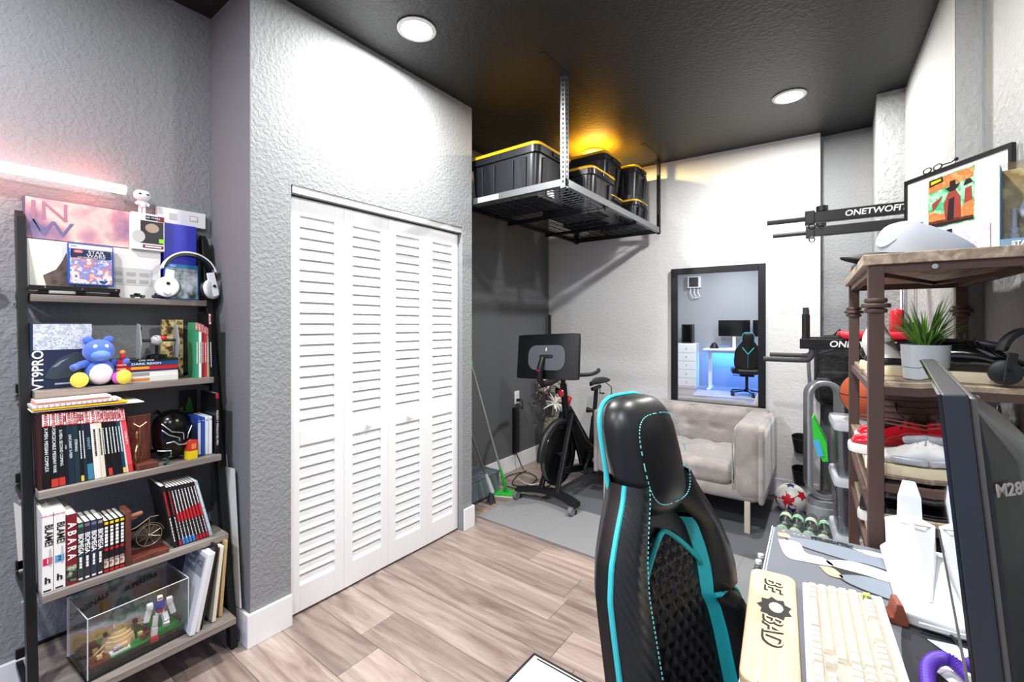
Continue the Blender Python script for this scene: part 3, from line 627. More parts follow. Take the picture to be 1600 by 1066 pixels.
wx, wy, wz = -.005, .070, .078
MB().tube([(wx, wy+p[1]*1.0, wz+p[2]) for p in wh], .0016, 6, closed=True, caps=False).build('wheel_rim', brass, t, smooth=True)
sp = MB()
for q in range(8): a = R(22.5+45*q); sp.tube([(wx, wy, wz), (wx, wy+.039*math.cos(a), wz+.039*math.sin(a))], .0009, 5)
sp.build('spokes', brass, t); MB().ball((wx, wy, wz), .005, 10, 6).build('hub', brass, t)
MB().tube([(wx, wy+.047*math.cos(R(a)), wz+.047*math.sin(R(a))) for a in range(10, 175, 12)], .0012, 6).build('mudguard', brass, t)
MB().tube([(wx, wy, wz), (wx, wy, .150)], .0018, 6).build('fork', brass, t); MB().tube([(wx, .008, .118), (wx, .03, .122), (wx, wy, .146)], .002, 6).build('frame_tube', brass, t); MB().tube([(wx, .008, .158), (wx, .034, .160)], .0018, 6).build('top_tube', brass, t)
MB().tube([(wx-.02, wy+.012, .150), (wx, wy, .148), (wx+.02, wy+.024, .152)], .002, 6).build('handlebar', brass, t); MB().rbox((wx, .046, .166), (.02, .056, .014), .006, 4).build('saddle', mat('tan_leather', '#8a5a48', .6), t, smooth=True, rot=(R(8), 0, 0))
leanc = [('#131214', .016, 'thick black cased volume with red title, leftmost of the leaning set', '#d02028'), ('#17171a', .011, 'black and red volume second from the left in the leaning set', '#d02028')]
prm = ['third', 'fourth', 'fifth', 'sixth', 'seventh', 'eighth', 'ninth', 'tenth']
for k in range(8): leanc.append((['#141418', '#1b1b20', '#16161a', '#2a1216'][k % 4], .0112, 'black %s spined volume %s from the left in the leaning set' % (['blue footed', 'blue footed', 'blue footed', 'blue footed', 'red footed', 'red footed', 'red footed', 'red footed'][k], prm[k]), '#f0f0f0'))
leanc.append(('#a9bccb', .012, 'pale blue spined volume at the right end of the leaning set', '#ffffff'))
y = .628
for i, (col, wd, lab, tc) in enumerate(leanc):
    lean = R(9.5+.35*i)
    foot = None if i in (0, 10) else (('#3d78b8', .03) if 2 <= i <= 5 else ('#b02030', .022))
    t = book('manga_book', lab, 'book', (-2.150, y, Z4+.0035), wd-.001, .165 if i == 0 else .13, .262 if i == 0 else .252, col, rot=(lean, 0, 0), group='leaning volumes on the fourth shelf', foot=foot,
         titles=[('#6', wd*.6, tc, .185, True), ('#4', wd*.4, '#ffffff', .075, True)])
    if 1 < i < 10: art('red_block', INKR, t, .0012, -wd/2+.002, wd/2-.002, .10, .13+.003*i)
    y += (wd+.0004)/math.cos(lean)+.0002
# --- bottom shelf: acrylic case, binders, frames
Z5 = .168
t = thing('display_case', 'clear acrylic display case with a painted backdrop on the bottom shelf', 'display case', (-2.077, .355, Z5+.0008), R(4))
D, Wd, Hh = .215, .300, .215
MB().box(-D, 0, -.006, Wd+.004, 0, .008).build('base', GBLK, t, bevel=.001)
th = .003
MB().box(-th, 0, 0, Wd, .0085, Hh).build('pane', GLASS, t); MB().box(-D+.008, -.0035, 0, th, .0085, Hh).build('pane', GLASS, t); MB().box(-D+.008, -.0035, Wd-th, Wd, .0085, Hh).build('pane', GLASS, t); MB().box(-D+.008, 0, 0, Wd, Hh+.0004, Hh+.0034).build('lid_pane', GLASS, t)
edge = mat('polished_edge', '#dfe8ec', .1, emis=None, alpha=.75)
e = MB()
for a in ((0, 0), (0, Wd), (-D+.008, 0), (-D+.008, Wd)): e.tube([(a[0], a[1], .009), (a[0], a[1], Hh+.003)], .0018, 6)
for a, b in (((0, 0), (0, Wd)), ((0, 0), (-D+.008, 0)), ((0, Wd), (-D+.008, Wd)), ((-D+.008, 0), (-D+.008, Wd))): e.tube([(a[0], a[1], Hh+.004), (b[0], b[1], Hh+.004)], .0018, 6)
e.build('polished_edges', edge, t)
bd = mat('mural_print', '#e0e3e5', .5, var=(9, '#6f9a8a', '#dfe2e6', '#dcb4b6', '#e4c466', '#96584e'))
b = MB().box(-D-.002, -D+.004, -.004, Wd+.004, .0085, Hh+.012).build('backdrop', bd, t); MB().box(-D-.003, -D+.0045, -.006, Wd+.006, Hh+.0122, Hh+.018).build('backdrop_edge', mat('blue_edge', '#28487e', .4), b)
MB().box(-D+.0042, -D+.0052, .0, .085, .10, .20).build('grey_patch', mat('pale_mural', '#c3c6c8', .5), b)
text('ORIGINALS', .030, INKK, b, (-D+.0062, .055, .165), right=(0, .9, .30), bold=.0008, sx=.8); text('SUPERSTAR', .026, INKK, b, (-D+.0062, .215, .180), right=(0, .98, .1), bold=.0008, sx=.8)
d = thing('brick_diorama', 'toy brick hut scene on a black and green base inside the acrylic case', 'toy model', (-2.085, .362, Z5+.0095), R(4))
MB().box(-.185, -.012, .004, .285, 0, .020).build('base_plate', GBLK, d, bevel=.001)
MB().box(-.180, -.016, .06, .281, .0202, .026).build('green_plates', mat('brick_green', '#1f8a3c', .35), d); MB().box(-.180, -.016, .008, .06, .0202, .028).build('brown_plates', mat('brick_brown', '#6e3a22', .4), d)
tanb = mat('brick_tan', '#d6b98a', .4); brn = mat('brick_brown', '', .4); wb = mat('brick_white', '#eef0f2', .3)
hut = MB()
for q, (r_, z_) in enumerate(((.050, 0), (.049, .012), (.046, .024), (.040, .036), (.030, .048), (.016, .057))):
    hut.lathe([(.001, z_), (r_, z_), (r_*.97, z_+.0112), (.001, z_+.0112)], c=(-.085, .100, .0262), n=12)
hut.build('hut_dome', tanb, d, bevel=.0008)
MB().box(-.040, -.024, .084, .112, .0265, .050).build('hut_door', tanb, d, bevel=.001); MB().tube([(-.085, .09, .083), (-.085, .088, .105)], .0022, 6).build('spire', wb, d); MB().tube([(-.085, .064, .076), (-.085, .062, .088)], .006, 8).build('chimney', DKG, d)
MB().box(-.045, -.020, .062, .118, .0262, .034).build('white_step', wb, d, bevel=.001); MB().tube([(-.03, .07, .044), (-.03, .095, .044)], .008, 10).build('droid_drum', GRYP, d)
MB().bar((-.06, .015, .03), (-.07, .06, .055), .004, .004).build('pole', tanb, d); MB().bar((-.04, .012, .028), (-.05, .05, .045), .004, .004).build('pole', tanb, d)
for q in range(16):
    a, b_ = random.uniform(-.17, -.03), random.uniform(.012, .05) if q < 8 else random.uniform(.155, .185)
    MB().cb((a, b_, .033+random.random()*.012), (.014, .014, .012)).build('brick', [brn, tanb, brn, mat('brick_dkred', '#7a2418', .4)][q % 4], d)
for q in range(5): MB().cb((-.014, .05+.05*q, .012), (.001, .018, .006)).build('brick_label', INKW, d)
g = thing('toy_robot', 'white toy brick robot with blue chest standing on one leg in the case', 'toy robot', (-2.115, .566, Z5+.0365), R(-8)); 
blu = mat('brick_blue', '#1d3a9c', .3)
MB().rbox((0, 0, .112), (.024, .030, .030), .004, 3).build('chest', blu, g, smooth=True); MB().cb((.006, 0, .094), (.018, .016, .010)).build('waist', RED, g, bevel=.001)
MB().rbox((0, 0, .084), (.020, .028, .012), .004, 3).build('hips', wb, g, smooth=True); MB().rbox((.002, 0, .140), (.018, .018, .020), .005, 4).build('head', wb, g, smooth=True); MB().cb((.011, 0, .143), (.003, .012, .004)).build('visor', RED, g)
for s in (-1, 1):
    MB().rbox((0, s*.030, .118), (.022, .020, .024), .004, 3).build('shoulder', wb, g, smooth=True); MB().bar((0, s*.032, .106), (.004, s*.042, .066), .014, .016).build('forearm', wb, g, bevel=.002); MB().cb((.004, s*.043, .060), (.012, .012, .012)).build('fist', DKG, g, bevel=.002)
MB().bar((0, -.012, .080), (.002, -.016, .040), .018, .016).build('thigh', wb, g, bevel=.002); MB().bar((.002, -.016, .038), (.002, -.018, .006), .022, .02).build('shin', wb, g, bevel=.003); MB().box(-.014, .022, -.030, -.006, -.010, .005).build('foot', RED, g, bevel=.001)
MB().bar((0, .012, .080), (.014, .018, .052), .018, .016).build('raised_thigh', wb, g, bevel=.002); MB().bar((.014, .018, .050), (.0, .018, .030), .02, .02).build('raised_shin', wb, g, bevel=.003)
MB().box(-.012, .012, -.026, -.010, -.0098, -.0095).build('sole', RED, g)
# leaning papers, binder, cream book, wood panel
def leaf(name, label, cat, y0, th, h, d, m, lean, x=-2.07, **k):
    t = thing(name, label, cat, (x, y0, Z5+.002+abs(math.sin(lean))*0), rot=(lean, 0, 0))
    MB().box(-d, 0, -th, 0, 0, h).build('block', m, t, bevel=.001)
    return t
t = leaf('document_folder', 'thick white printed document pack leaning on the bottom shelf', 'document', .664, .018, .300, .20, mat('document_white', '#dfe1e4', .5), R(-12), x=-2.06)
MB().box(-.19, -.008, -.0190, -.0181, .01, .29).build('front_sheet', mat('sheet_grey', '#d2d4d8', .5), t); MB().box(-.188, -.012, -.0200, -.0191, .21, .285).build('dark_header', mat('header_grey', '#8a8d94', .5), t)
text('School', .02, INKW, t, (-.14, -.0202, .262), right=(1, 0, 0), up=(0, 0, 1)); text('Statement', .02, INKW, t, (-.13, -.0202, .238), right=(1, 0, 0), up=(0, 0, 1)); text('4C2', .03, INKK, t, (-.05, -.0202, .255), right=(1, 0, 0))
t = leaf('document_folder', 'second white paper pack leaning behind the printed one', 'document', .681, .013, .300, .19, mat('document_white', '', .5), R(-11), x=-2.066)
t = leaf('ring_binder', 'black ring binder leaning behind the white papers', 'binder', .695, .010, .322, .22, BLK, R(-10), x=-2.075)
t = leaf('cream_album', 'cream covered album leaning right of the black binder', 'album', .746, .014, .300, .18, mat('cream_cover', '#e3dccb', .6), R(-6), x=-2.085)
t = leaf('wood_panel', 'pale birch wood panel standing at the bottom shelf right end', 'panel', .776, .012, .312, .16, wood('birch', '#d8bd92', '#cdb083', '#b89868', axis=2, rnd=False), R(-4), x=-2.10)
t = thing('foam_board', 'tall white foam board leaning between the bookshelf and the column', 'board', (-2.215, .856, .148), rot=(0, R(-6), 0))
MB().prism([(-.02, 0), (.105, 0), (.098, .60), (.0, .60)], -.006, 0, 'y').build('sheet', mat('foam_white', '#e4e4e2', .6), t)
MB().prism([(.012, .601), (.02, .66), (.03, .601)], -.004, -.001, 'y').build('torn_tip', GRYP, t)
t = thing('paper_sheet', 'white papers hanging behind the left leg of the bookshelf', 'paper', (-2.475, .252, .44), rot=(R(4), 0, 0))
MB().prism([(-.016, 0), (.02, .02), (.018, .26), (-.010, .30)], -.004, 0, 'x').build('sheet', PAPER, t)
# white cotton flower at the left edge and the glowing tube lamp
t = thing('dried_flower', 'white dried flower head on the left wall at the frame edge', 'flower', (-2.47, .155, 1.545))
for q in range(9): a = R(40*q); MB().ball((.012, .018*math.cos(a), .014*math.sin(a)), (.008, .014, .010), 10, 6).build('petal', mat('petal_white', '#f1efec', .8), t, smooth='all')
MB().tube([(.004, 0, 0), (-.006, -.05, -.03), (-.008, -.12, -.03)], .004, 8).build('stem', DKG, t)
t = thing('tube_lamp', 'glowing red-white light tube mounted on the left wall above the shelf', 'lamp', (-2.44, 0, 1.975))
MB().tube([(0, -.35, -.002), (0, .535, -.006)], .019, 20).build('light_tube', mat('tube_glow', '#ffffff', emis=('#ffd9d4', 7)), t, smooth=True)
for y in (-.1, .50): MB().box(-.048, -.019, y-.008, y+.008, -.012, .008).build('bracket', DKG, t)
for y in (-.3, 0, .3):
    l = bpy.data.lights.new('tube_red', 'POINT'); l.energy = 1.6; l.color = (1, .09, .07); l.shadow_soft_size = .03
    o = bpy.data.objects.new('tube_red_light', l); C.objects.link(o); o.location = (-2.40, y+.12, 1.972)
# ---------------------------------------------------------------- overhead storage rack and bins
alu = mat('galvanised_steel', '#7c7f82', .35, .8); rk = mat('rack_black', '#222326', .4, .4)
X0, X1, Y0, Y1, ZR = -2.21, -1.335, 2.335, 4.07, 2.235
rack = thing('overhead_rack', 'ceiling hung black wire storage rack carrying black and yellow bins', 'storage rack', (X0, Y0, ZR))
wx, wy = X1-X0, Y1-Y0
MB().box(0, wx, 0, .003, -.0, .045).box(0, wx, 0, .03, 0, .003).build('front_beam', alu, rack)
MB().box(wx-.003, wx, .004, wy, 0, .045).box(wx-.03, wx-.003, .004, wy, 0, .003).build('side_beam', alu, rack)
MB().box(0, .003, .004, wy, 0, .045).box(.003, .03, .004, wy, 0, .003).build('side_beam', rk, rack)
MB().box(.004, wx-.004, wy-.003, wy, 0, .045).build('rear_beam', rk, rack)
MB().box(.18, .36, -.001, -.0002, .008, .04).build('sticker', INKW, rack)
for y in (wy*.34, wy*.67): MB().box(.004, wx-.004, y-.02, y+.02, -.004, .0).box(.004, wx-.004, y-.02, y-.017, -.03, -.004).build('cross_beam', rk, rack)
for (a, b, m) in ((wx, -.001, alu), (wx, wy, rk), (0, -.001, rk), (0, wy, rk)):
    s = -1 if a else 1; q = 1 if b < .5 else -1; L_ = H-ZR
    MB().box(min(a, a+s*.003), max(a, a+s*.003), min(b, b+q*.036), max(b, b+q*.036), -.01, L_-.003).box(min(a, a+s*.036), max(a, a+s*.036), min(b, b+q*.003), max(b, b+q*.003), -.01, L_-.003).build('post', m, rack)
    ho = MB()
    for k in range(22):
        z = .02+k*.029
        ho.box(a+(.0002 if s < 0 else -.001), a+(.001 if s < 0 else -.0002), b+q*.012, b+q*.024, z, z+.018)
        ho.box(a+s*.012, a+s*.024, b-q*.001, b-q*.0002, z, z+.015)
    tag(ho.build('slot_holes', INKK, rack), kind='stuff')
    MB().box(a-.02, a+.02, b-.27 if b < .5 else b-.45, b+.27 if b < .5 else b+.05, L_-.0025, L_).build('ceiling_bracket', rk, rack)
    for z in (.01, .035): MB().tube([(a-s*.001, b+q*.018, z), (a-s*.005, b+q*.018, z)], .005, 8).build('bolt', CHR, rack)
g = MB()
ng = 40
for k in range(int(wy/.05)): g.bar((.003, .03+k*.05, .006), (wx-.003, .03+k*.05, .006), .004, .004)
for k in range(int(wx/.076)): g.bar((.04+k*.076, .003, .010), (.04+k*.076, wy-.003, .010), .004, .004)
tag(g.build('wire_deck', rk, rack), kind='stuff')
tub = mat('tote_black', '#1f2127', .32); yel = mat('tote_yellow', '#f2b91c', .35)
def rr(x0, x1, y0, y1, r, n=4):
    out = []
    for cx, cy, a in ((x1-r, y1-r, 0), (x0+r, y1-r, 90), (x0+r, y0+r, 180), (x1-r, y0+r, 270)):
        for k in range(n+1): b = R(a+90*k/n); out.append((cx+r*math.cos(b), cy+r*math.sin(b)))
    return out
def tote(label, x, y, z, L_, D_, H_, rz=0, group='storage bins on the ceiling rack'):
    t = thing('storage_bin', label, 'bin', (x, y, z), rz, group)
    def ring(k, zz, r=.05): return [(a, b, zz) for a, b in rr(-L_/2*k, L_/2*k, -D_/2*k, D_/2*k, r)]
    MB().rows([ring(.86, 0), ring(.93, H_*.78), ring(.93, H_*.88)]).build('tub', tub, t, smooth=True)
    MB().rows([ring(.935, H_*.80), ring(.985, H_*.80), ring(.985, H_*.93), ring(.935, H_*.93)]).build('rim', tub, t, smooth=True)
    MB().rows([ring(.90, H_*.931), ring(1, H_*.931), ring(1, H_*.97), ring(.97, H_), ring(.90, H_*.985)]).build('lid', yel, t, smooth=True)
    for s in (-1, 1):
        for k in (-.30, -.13, .13, .30):
            kk = .90
            y0 = s*D_/2*.895; x_ = L_*k
            MB().rows([[(x_-.014, y0-s*.01, H_*.15), (x_+.014, y0-s*.01, H_*.15), (x_+.014, y0+s*.004, H_*.16), (x_-.014, y0+s*.004, H_*.16)], [(x_-.026, y0+s*.008, H_*.74), (x_+.026, y0+s*.008, H_*.74), (x_+.026, y0+s*.028-s*.006, H_*.74), (x_-.026, y0+s*.028-s*.006, H_*.74)]]).build('rib', tub, t, bevel=.003)
        for k in (-.25, .25):
            x0 = s*L_/2*.895; y_ = D_*k
            MB().rows([[(x0-s*.01, y_-.016, H_*.15), (x0-s*.01, y_+.016, H_*.15), (x0+s*.004, y_+.016, H_*.16), (x0+s*.004, y_-.016, H_*.16)], [(x0+s*.008, y_-.026, H_*.74), (x0+s*.008, y_+.026, H_*.74), (x0+s*.026, y_+.026, H_*.74), (x0+s*.026, y_-.026, H_*.74)]]).build('rib', tub, t, bevel=.003)
        MB().cb((s*L_*.497, 0, H_*.88), (.016, .10, .03)).build('latch', tub, t, bevel=.003)
    return t
ZB = ZR+.0135
tote('large black storage bin with yellow lid at the front of the ceiling rack', -1.88, 2.62, ZB, .62, .46, .345)
t2 = tote('black yellow-lidded bin just behind the large front bin on the rack', -1.68, 3.10, ZB, .50, .42, .30)
tote('lower black bin under the warm ceiling lamp, middle of the rack', -1.76, 3.51, ZB, .47, .36, .23)
tote('upper bin stacked in the middle of the rack under the warm lamp', -1.76, 3.50, ZB+.231, .46, .36, .335)
tote('lower bin of the rear stack on the ceiling rack', -1.62, 3.86, ZB, .40, .30, .24)
tote('upper bin of the rear stack nearest the far wall', -1.62, 3.86, ZB+.241, .39, .29, .30)
for o in list(bpy.data.objects):
    if o.name.startswith('storage_bin') and o.get('label', '').startswith('large'):
        MB().box(.276, .2775, -.07, .02, .02, .075).build('paper_label', INKW, o)
# ---------------------------------------------------------------- alcove: broom tools, outlet, power strip, cables, steel box
t = thing('flat_mop', 'green and silver flat mop leaning in the alcove corner', 'mop', (-2.215, 2.905, 0))
grn = mat('mop_green', '#2fc13c', .4)
top = Vector((-.03, -.50, 1.34)); bot = Vector((-.0, -.02, .075))
MB().box(-.12, .12, -.05, .06, .006, .022).build('head_plate', grn, t, bevel=.006, rot=(0, 0, R(25))); MB().box(-.125, .125, -.054, .064, .0, .0055).build('white_pad', INKW, t, rot=(0, 0, R(25)))
MB().tube([(0, 0, .02), (0, -.01, .05), tuple(bot)], .014, 10).build('swivel', grn, t, smooth=True); MB().tube([tuple(bot), tuple(bot+(top-bot)*.13)], [.016, .011], 10).build('socket', grn, t, smooth=True)
MB().tube([tuple(bot+(top-bot)*.13), tuple(bot+(top-bot)*.80)], .0085, 10).build('pole', mat('silver_tube', '#b8babc', .3, .6), t, smooth=True)
MB().tube([tuple(bot+(top-bot)*k) for k in (.80, .84, .93, .985, 1)], [.011, .018, .023, .018, .008], 12).build('grip', grn, t, smooth=True)
t = thing('duster_mop', 'grey dusting broom with dark bristles leaning beside the green mop', 'broom', (-2.21, 2.70, 0))
a = Vector((0, 0, .10)); b = Vector((-.10, -.33, .98)); d = b-a
MB().tube([tuple(a+d*.14), tuple(a+d*.72)], .0095, 10).build('pole', mat('grey_tube', '#75777b', .4, .4), t, smooth=True); MB().tube([tuple(a+d*.72), tuple(b)], .014, 12).build('grip', BLK, t, smooth=True)
MB().tube([tuple(a-d*.02), tuple(a+d*.08), tuple(a+d*.16)], [.020, .019, .012], 12).build('socket', mat('pale_grey', '#c3c6cc', .4), t, smooth=True)
br = MB()
for k in range(60):
    an = random.random()*6.28; q = random.random()*.042; br.tube([(.012*math.cos(an), .012*math.sin(an), .095), (q*math.cos(an)*.7, q*math.sin(an)*.7, .04), (q*math.cos(an), q*math.sin(an), .002)], .0032, 5)
tag(br.build('bristles', mat('bristle_grey', '#3b3f45', .9), t), kind='stuff')
t = thing('steel_box', 'blue grey metal box on the floor behind the closet pier', 'box', (-2.36, 2.66, .0))
sb = mat('steel_blue', '#7f8c97', .35, .3)
MB().box(-.15, .075, -.33, .24, .02, .175).build('body', sb, t, bevel=.006); MB().box(-.155, .08, -.335, .245, .176, .19).build('lid', sb, t, bevel=.004); MB().box(-.15, .07, -.32, .23, 0, .02).build('plinth', DKG, t)
t = thing('tape_measure', 'small grey clip hanging at the pier edge above the steel box', 'clip', (-2.20, 2.318, .24)); 
MB().tube(arc((0, .02, .02), .028, 0, 360, 16, 'xz')[:-1], .006, 8, closed=True, caps=False).build('ring', GRYP, t, smooth=True); MB().box(-.012, .012, .0, .04, -.05, .0).build('body', BLK, t, bevel=.003)
t = thing('wall_outlet', 'white wall outlet on the alcove wall with a black plug', 'outlet', (-2.549, 3.50, .69))
MB().box(0, .006, -.038, .038, -.062, .062).build('plate', WHT, t, bevel=.002)
for z in (.022, -.022): MB().box(.0061, .008, -.016, .016, z-.014, z+.014).build('socket', mat('outlet_ivory', '#dcdcdc', .4), t, bevel=.003)
MB().box(.0085, .04, -.014, .014, -.038, -.010).build('plug', BLK, t, bevel=.004)
t = thing('power_strip', 'long black power strip hanging upright on the alcove wall', 'power strip', (-2.549, 3.46, 0))
MB().box(.001, .045, -.03, .03, .17, .60).build('housing', BLK, t, bevel=.004); MB().tube(spline([(.02, .04, .66), (.05, .06, .66), (.05, .07, .58), (.03, .03, .62), (.02, .0, .60)]), .005, 8).build('cord', BLK, t)
for k in range(6): MB().box(.0451, .046, -.016, .016, .22+.06*k, .25+.06*k).build('socket', INKK, t)
MB().tube(spline([(.02, 0, .17), (.05, .0, .12), (.07, .02, .05), (.10, .02, .008)]), .005, 8).build('cord', BLK, t)
def cable(name, label, pts, r, m): return tag(MB().tube(spline(pts, 8), r, 6).build(name, m, smooth=True), label, 'cable')
cable('power_cable', 'black power cable coiled on the floor along the alcove wall', [(-2.42, 3.48, .008), (-2.40, 3.30, .008), (-2.30, 3.10, .010), (-2.18, 3.16, .010), (-2.22, 3.36, .010), (-2.38, 3.40, .020), (-2.44, 3.2, .020), (-2.32, 3.02, .020), (-2.10, 3.10, .008), (-2.04, 3.30, .008), (-2.20, 3.50, .008), (-2.3, 3.7, .008), (-2.12, 3.80, .008), (-1.9, 3.7, .016)], .005, BLK)
cable('white_cable', 'thin white cable lying across the wood floor by the bike', [(-2.35, 3.25, .006), (-2.2, 3.2, .006), (-2.1, 3.35, .006), (-2.12, 3.6, .006), (-1.95, 3.72, .006)], .0035, PAPER)
# vase with flowers
t = thing('floor_vase', 'tall champagne glass vase with white and dried flowers in the alcove corner', 'vase', (-2.40, 3.88, 0))
MB().lathe([(.001, 0), (.055, 0), (.065, .02), (.078, .12), (.085, .24), (.078, .34), (.06, .42), (.055, .46), (.052, .46), (.055, .42), (.001, .40)], n=28).build('vase_body', mat('champagne_glass', '#b9ab92', .18, .5, var=(40, '#8c7f68', '#e2d9c4')), t, smooth=True)
wf = mat('flower_white', '#f3f1ec', .7)
for (fx, fy, fz, r_) in ((.04, -.06, .80, .15), (.07, -.02, .60, .14), (-.05, .04, .72, .11)):
    f = MB().tube(spline([(0, 0, .38), (fx*.5, fy*.5, fz*.7), (fx, fy, fz-.02)]), .004, 6).build('flower_stem', mat('stem_green', '#4c5a3a', .8), t)
    pt = MB()
    for k in range(34):
        a = random.random()*6.28; e = random.uniform(-.6, 1.25); dv = Vector((math.cos(a)*math.cos(e), math.sin(a)*math.cos(e), math.sin(e)))
        c = Vector((fx, fy, fz)); L_ = r_*random.uniform(.7, 1)
        pt.tube([c+dv*.01, c+dv*L_*.5+Vector((0, 0, .01)), c+dv*L_], [.004, .009, .002], 5)
    pt.build('petals', wf, f, smooth=True)
dr = MB(); db = MB()
for k in range(26):
    a = random.random()*6.28; q = random.uniform(.05, .17); h = random.uniform(.55, .95)
    p = Vector((q*math.cos(a), q*math.sin(a), h)); dr.tube(spline([(0, 0, .40), (q*.4*math.cos(a), q*.4*math.sin(a), h*.75), p], 4), .002, 4)
    for s in range(5): db.ball(p+Vector((random.uniform(-.03, .03), random.uniform(-.03, .03), random.uniform(-.05, .03))), .009, 6, 4)
dr.build('dried_stems', mat('twig', '#5b4a3e', .8), t); tag(db.build('dried_blooms', mat('dried_bloom', '#8a6a62', .8), t), kind='stuff')
# floor mats
mm = mat('grey_rubber', '#8b8b8d', .5); dk = mat('dark_rubber', '#5c5e63', .6)
def diamond(m):
    nt = m.node_tree; N = nt.nodes; L = nt.links; tc = N.new('ShaderNodeTexCoord'); mp = N.new('ShaderNodeMapping'); mp.inputs['Rotation'].default_value = (0, 0, R(45)); mp.inputs['Scale'].default_value = (22, 22, 22); L.new(tc.outputs['Object'], mp.inputs[0])
    ck = N.new('ShaderNodeTexChecker'); ck.inputs['Scale'].default_value = 1; L.new(mp.outputs[0], ck.inputs[0]); bn = N.new('ShaderNodeBump'); bn.inputs['Distance'].default_value = .004; bn.inputs['Strength'].default_value = .7
    L.new(ck.outputs['Fac'], bn.inputs['Height']); L.new(bn.outputs[0], N['Principled BSDF'].inputs['Normal'])
diamond(mm); diamond(dk)
mt = thing('exercise_mat', 'grey diamond textured rubber gym floor of square tiles', 'floor mat', (-2.12, 2.44, .0005), R(-1))
tw = .545
tms = {}
for i in range(4):
    for j in range(3):
        kk = 0 if j == 0 else 1
        if kk not in tms: o = MB().box(0, tw-.0006, 0, tw-.0006, 0, .012).build('tile', (mm, dk)[kk], mt, bevel=.001, seg=1); tms[kk] = o.data
        else:
            o = bpy.data.objects.new('tile', tms[kk]); C.objects.link(o); o.parent = mt; b = o.modifiers.new('bevel', 'BEVEL'); b.width = .001; b.segments = 1
        o.location = (i*tw+.17*kk, j*tw, 0)
# ---------------------------------------------------------------- exercise bike
bk = thing('exercise_bike', 'black indoor exercise bike with large screen facing the alcove', 'exercise bike', (-1.82, 3.35, .0145), R(-1))
# local: rider faces -y; front at y=-.45, rear at y=+.55
MB().rows([[(x, -.45+.05*(1-(x/.27)**2)+dy, .055+.03*(1-(x/.27)**2)+dz) for dy, dz in ((-.045, -.012), (.045, -.012), (.045, .018), (.0, .03), (-.045, .018))] for x in [-.27+.054*k for k in range(11)]]).build('front_foot', MBLK, bk, smooth=True)
for s in (-1, 1):
    w_ = MB().tube([(s*.25-.016, -.505, .030), (s*.25+.016, -.505, .030)], .030, 16).build('transport_wheel', mat('wheel_grey', '#8c8e92', .3, .5), bk, smooth=True)
    MB().tube([(s*.25, -.46, .02), (s*.25, -.46, .0)], .02, 12).build('foot_pad', BLK, bk)
MB().box(-.20, -.07, -.44, -.37, .092, .094).build('warning_label', mat('label_pink', '#e8d8d4', .5), bk, rot=(0, 0, 0))
MB().rbox((0, .56, .045), (.52, .10, .05), .02, 4).build('rear_foot', MBLK, bk, smooth=True)
MB().bar((0, .54, .07), (0, .10, .16), .06, .07).build('bottom_rail', MBLK, bk, bevel=.01); MB().bar((0, .10, .15), (0, -.20, .20), .05, .06).build('lower_brace', MBLK, bk, bevel=.01)
for s in (-1, 1):
    MB().bar((s*.075, -.42, .09), (s*.045, -.14, .66), .026, .04, (1, 0, 0)).build('fork_leg', MBLK, bk, bevel=.006)
fwc = (0, -.27, .345)
M = Matrix.Translation(fwc) @ Matrix.Rotation(R(90), 4, 'Y')
MB().lathe([(.001, -.008), (.19, -.008), (.20, -.018), (.235, -.018), (.24, -.012), (.24, .012), (.235, .018), (.20, .018), (.19, .008), (.001, .008)], n=40, M=M).build('flywheel', mat('flywheel_black', '#101113', .25, .3), bk, smooth=True)
MB().lathe([(.236, -.019), (.2405, -.013), (.2405, .013), (.236, .019), (.234, .0), (.236, -.019)], n=40, M=M).build('flywheel_rim', mat('dark_chrome', '#5a5c60', .2, .9), bk, smooth=True)
MB().tube([(-.07, fwc[1], fwc[2]), (.07, fwc[1], fwc[2])], .022, 16).build('axle', MBLK, bk, smooth=True)
MB().tube([(0, fwc[1]+.262*math.cos(R(a)), fwc[2]+.262*math.sin(R(a))) for a in range(60, 190, 10)], .028, 10).build('sweat_guard', BLK, bk, smooth=True)
MB().rows([[(x, y, z) for y, z in ((-.18, .54), (-.10, .60), (.05, .42), (.20, .32), (.24, .24), (.12, .18), (-.02, .22), (-.08, .36))] for x in (.04, .075)]).build('belt_guard', GBLK, bk, bevel=.012)
MB().bar((0, -.14, .70), (0, .28, .25), .05, .065, (1, 0, 0)).build('main_frame', MBLK, bk, bevel=.012)
MB().tube([(0, .24, .12), (0, .34, .55)], .026, 14).build('seat_tube', MBLK, bk, smooth=True); MB().tube([(0, .34, .55), (0, .385, .80)], .019, 14).build('seat_post', MBLK, bk, smooth=True)
MB().tube([(0, -.15, .60), (0, -.20, .90)], .028, 14).build('head_tube', MBLK, bk, smooth=True); MB().tube([(0, -.20, .90), (0, -.215, .99)], .02, 14).build('handlebar_post', MBLK, bk, smooth=True)
MB().tube([(0, .34, .60), (-.07, .34, .60)], [.012, .026], 12).build('adjust_knob', BLK, bk, smooth=True); MB().tube([(0, -.18, .84), (-.07, -.20, .84)], [.012, .026], 12).build('adjust_knob', BLK, bk, smooth=True); MB().tube([(0, -.16, .70), (.0, -.10, .78)], .022, 12).build('resistance_knob', RED, bk, smooth=True)
MB().bar((0, .30, .80), (0, .46, .81), .03, .03).build('saddle_rail', MBLK, bk, bevel=.005)
sad = [(.27, .012, .85), (.32, .022, .858), (.38, .038, .858), (.44, .075, .862), (.49, .088, .868), (.53, .07, .868)]
MB().rows([[(w_*math.cos(R(a)), y, z+.022*math.sin(R(a))) for a in range(0, 360, 30)] for y, w_, z in sad]).build('saddle', mat('saddle_vinyl', '#131315', .4), bk, smooth=True)
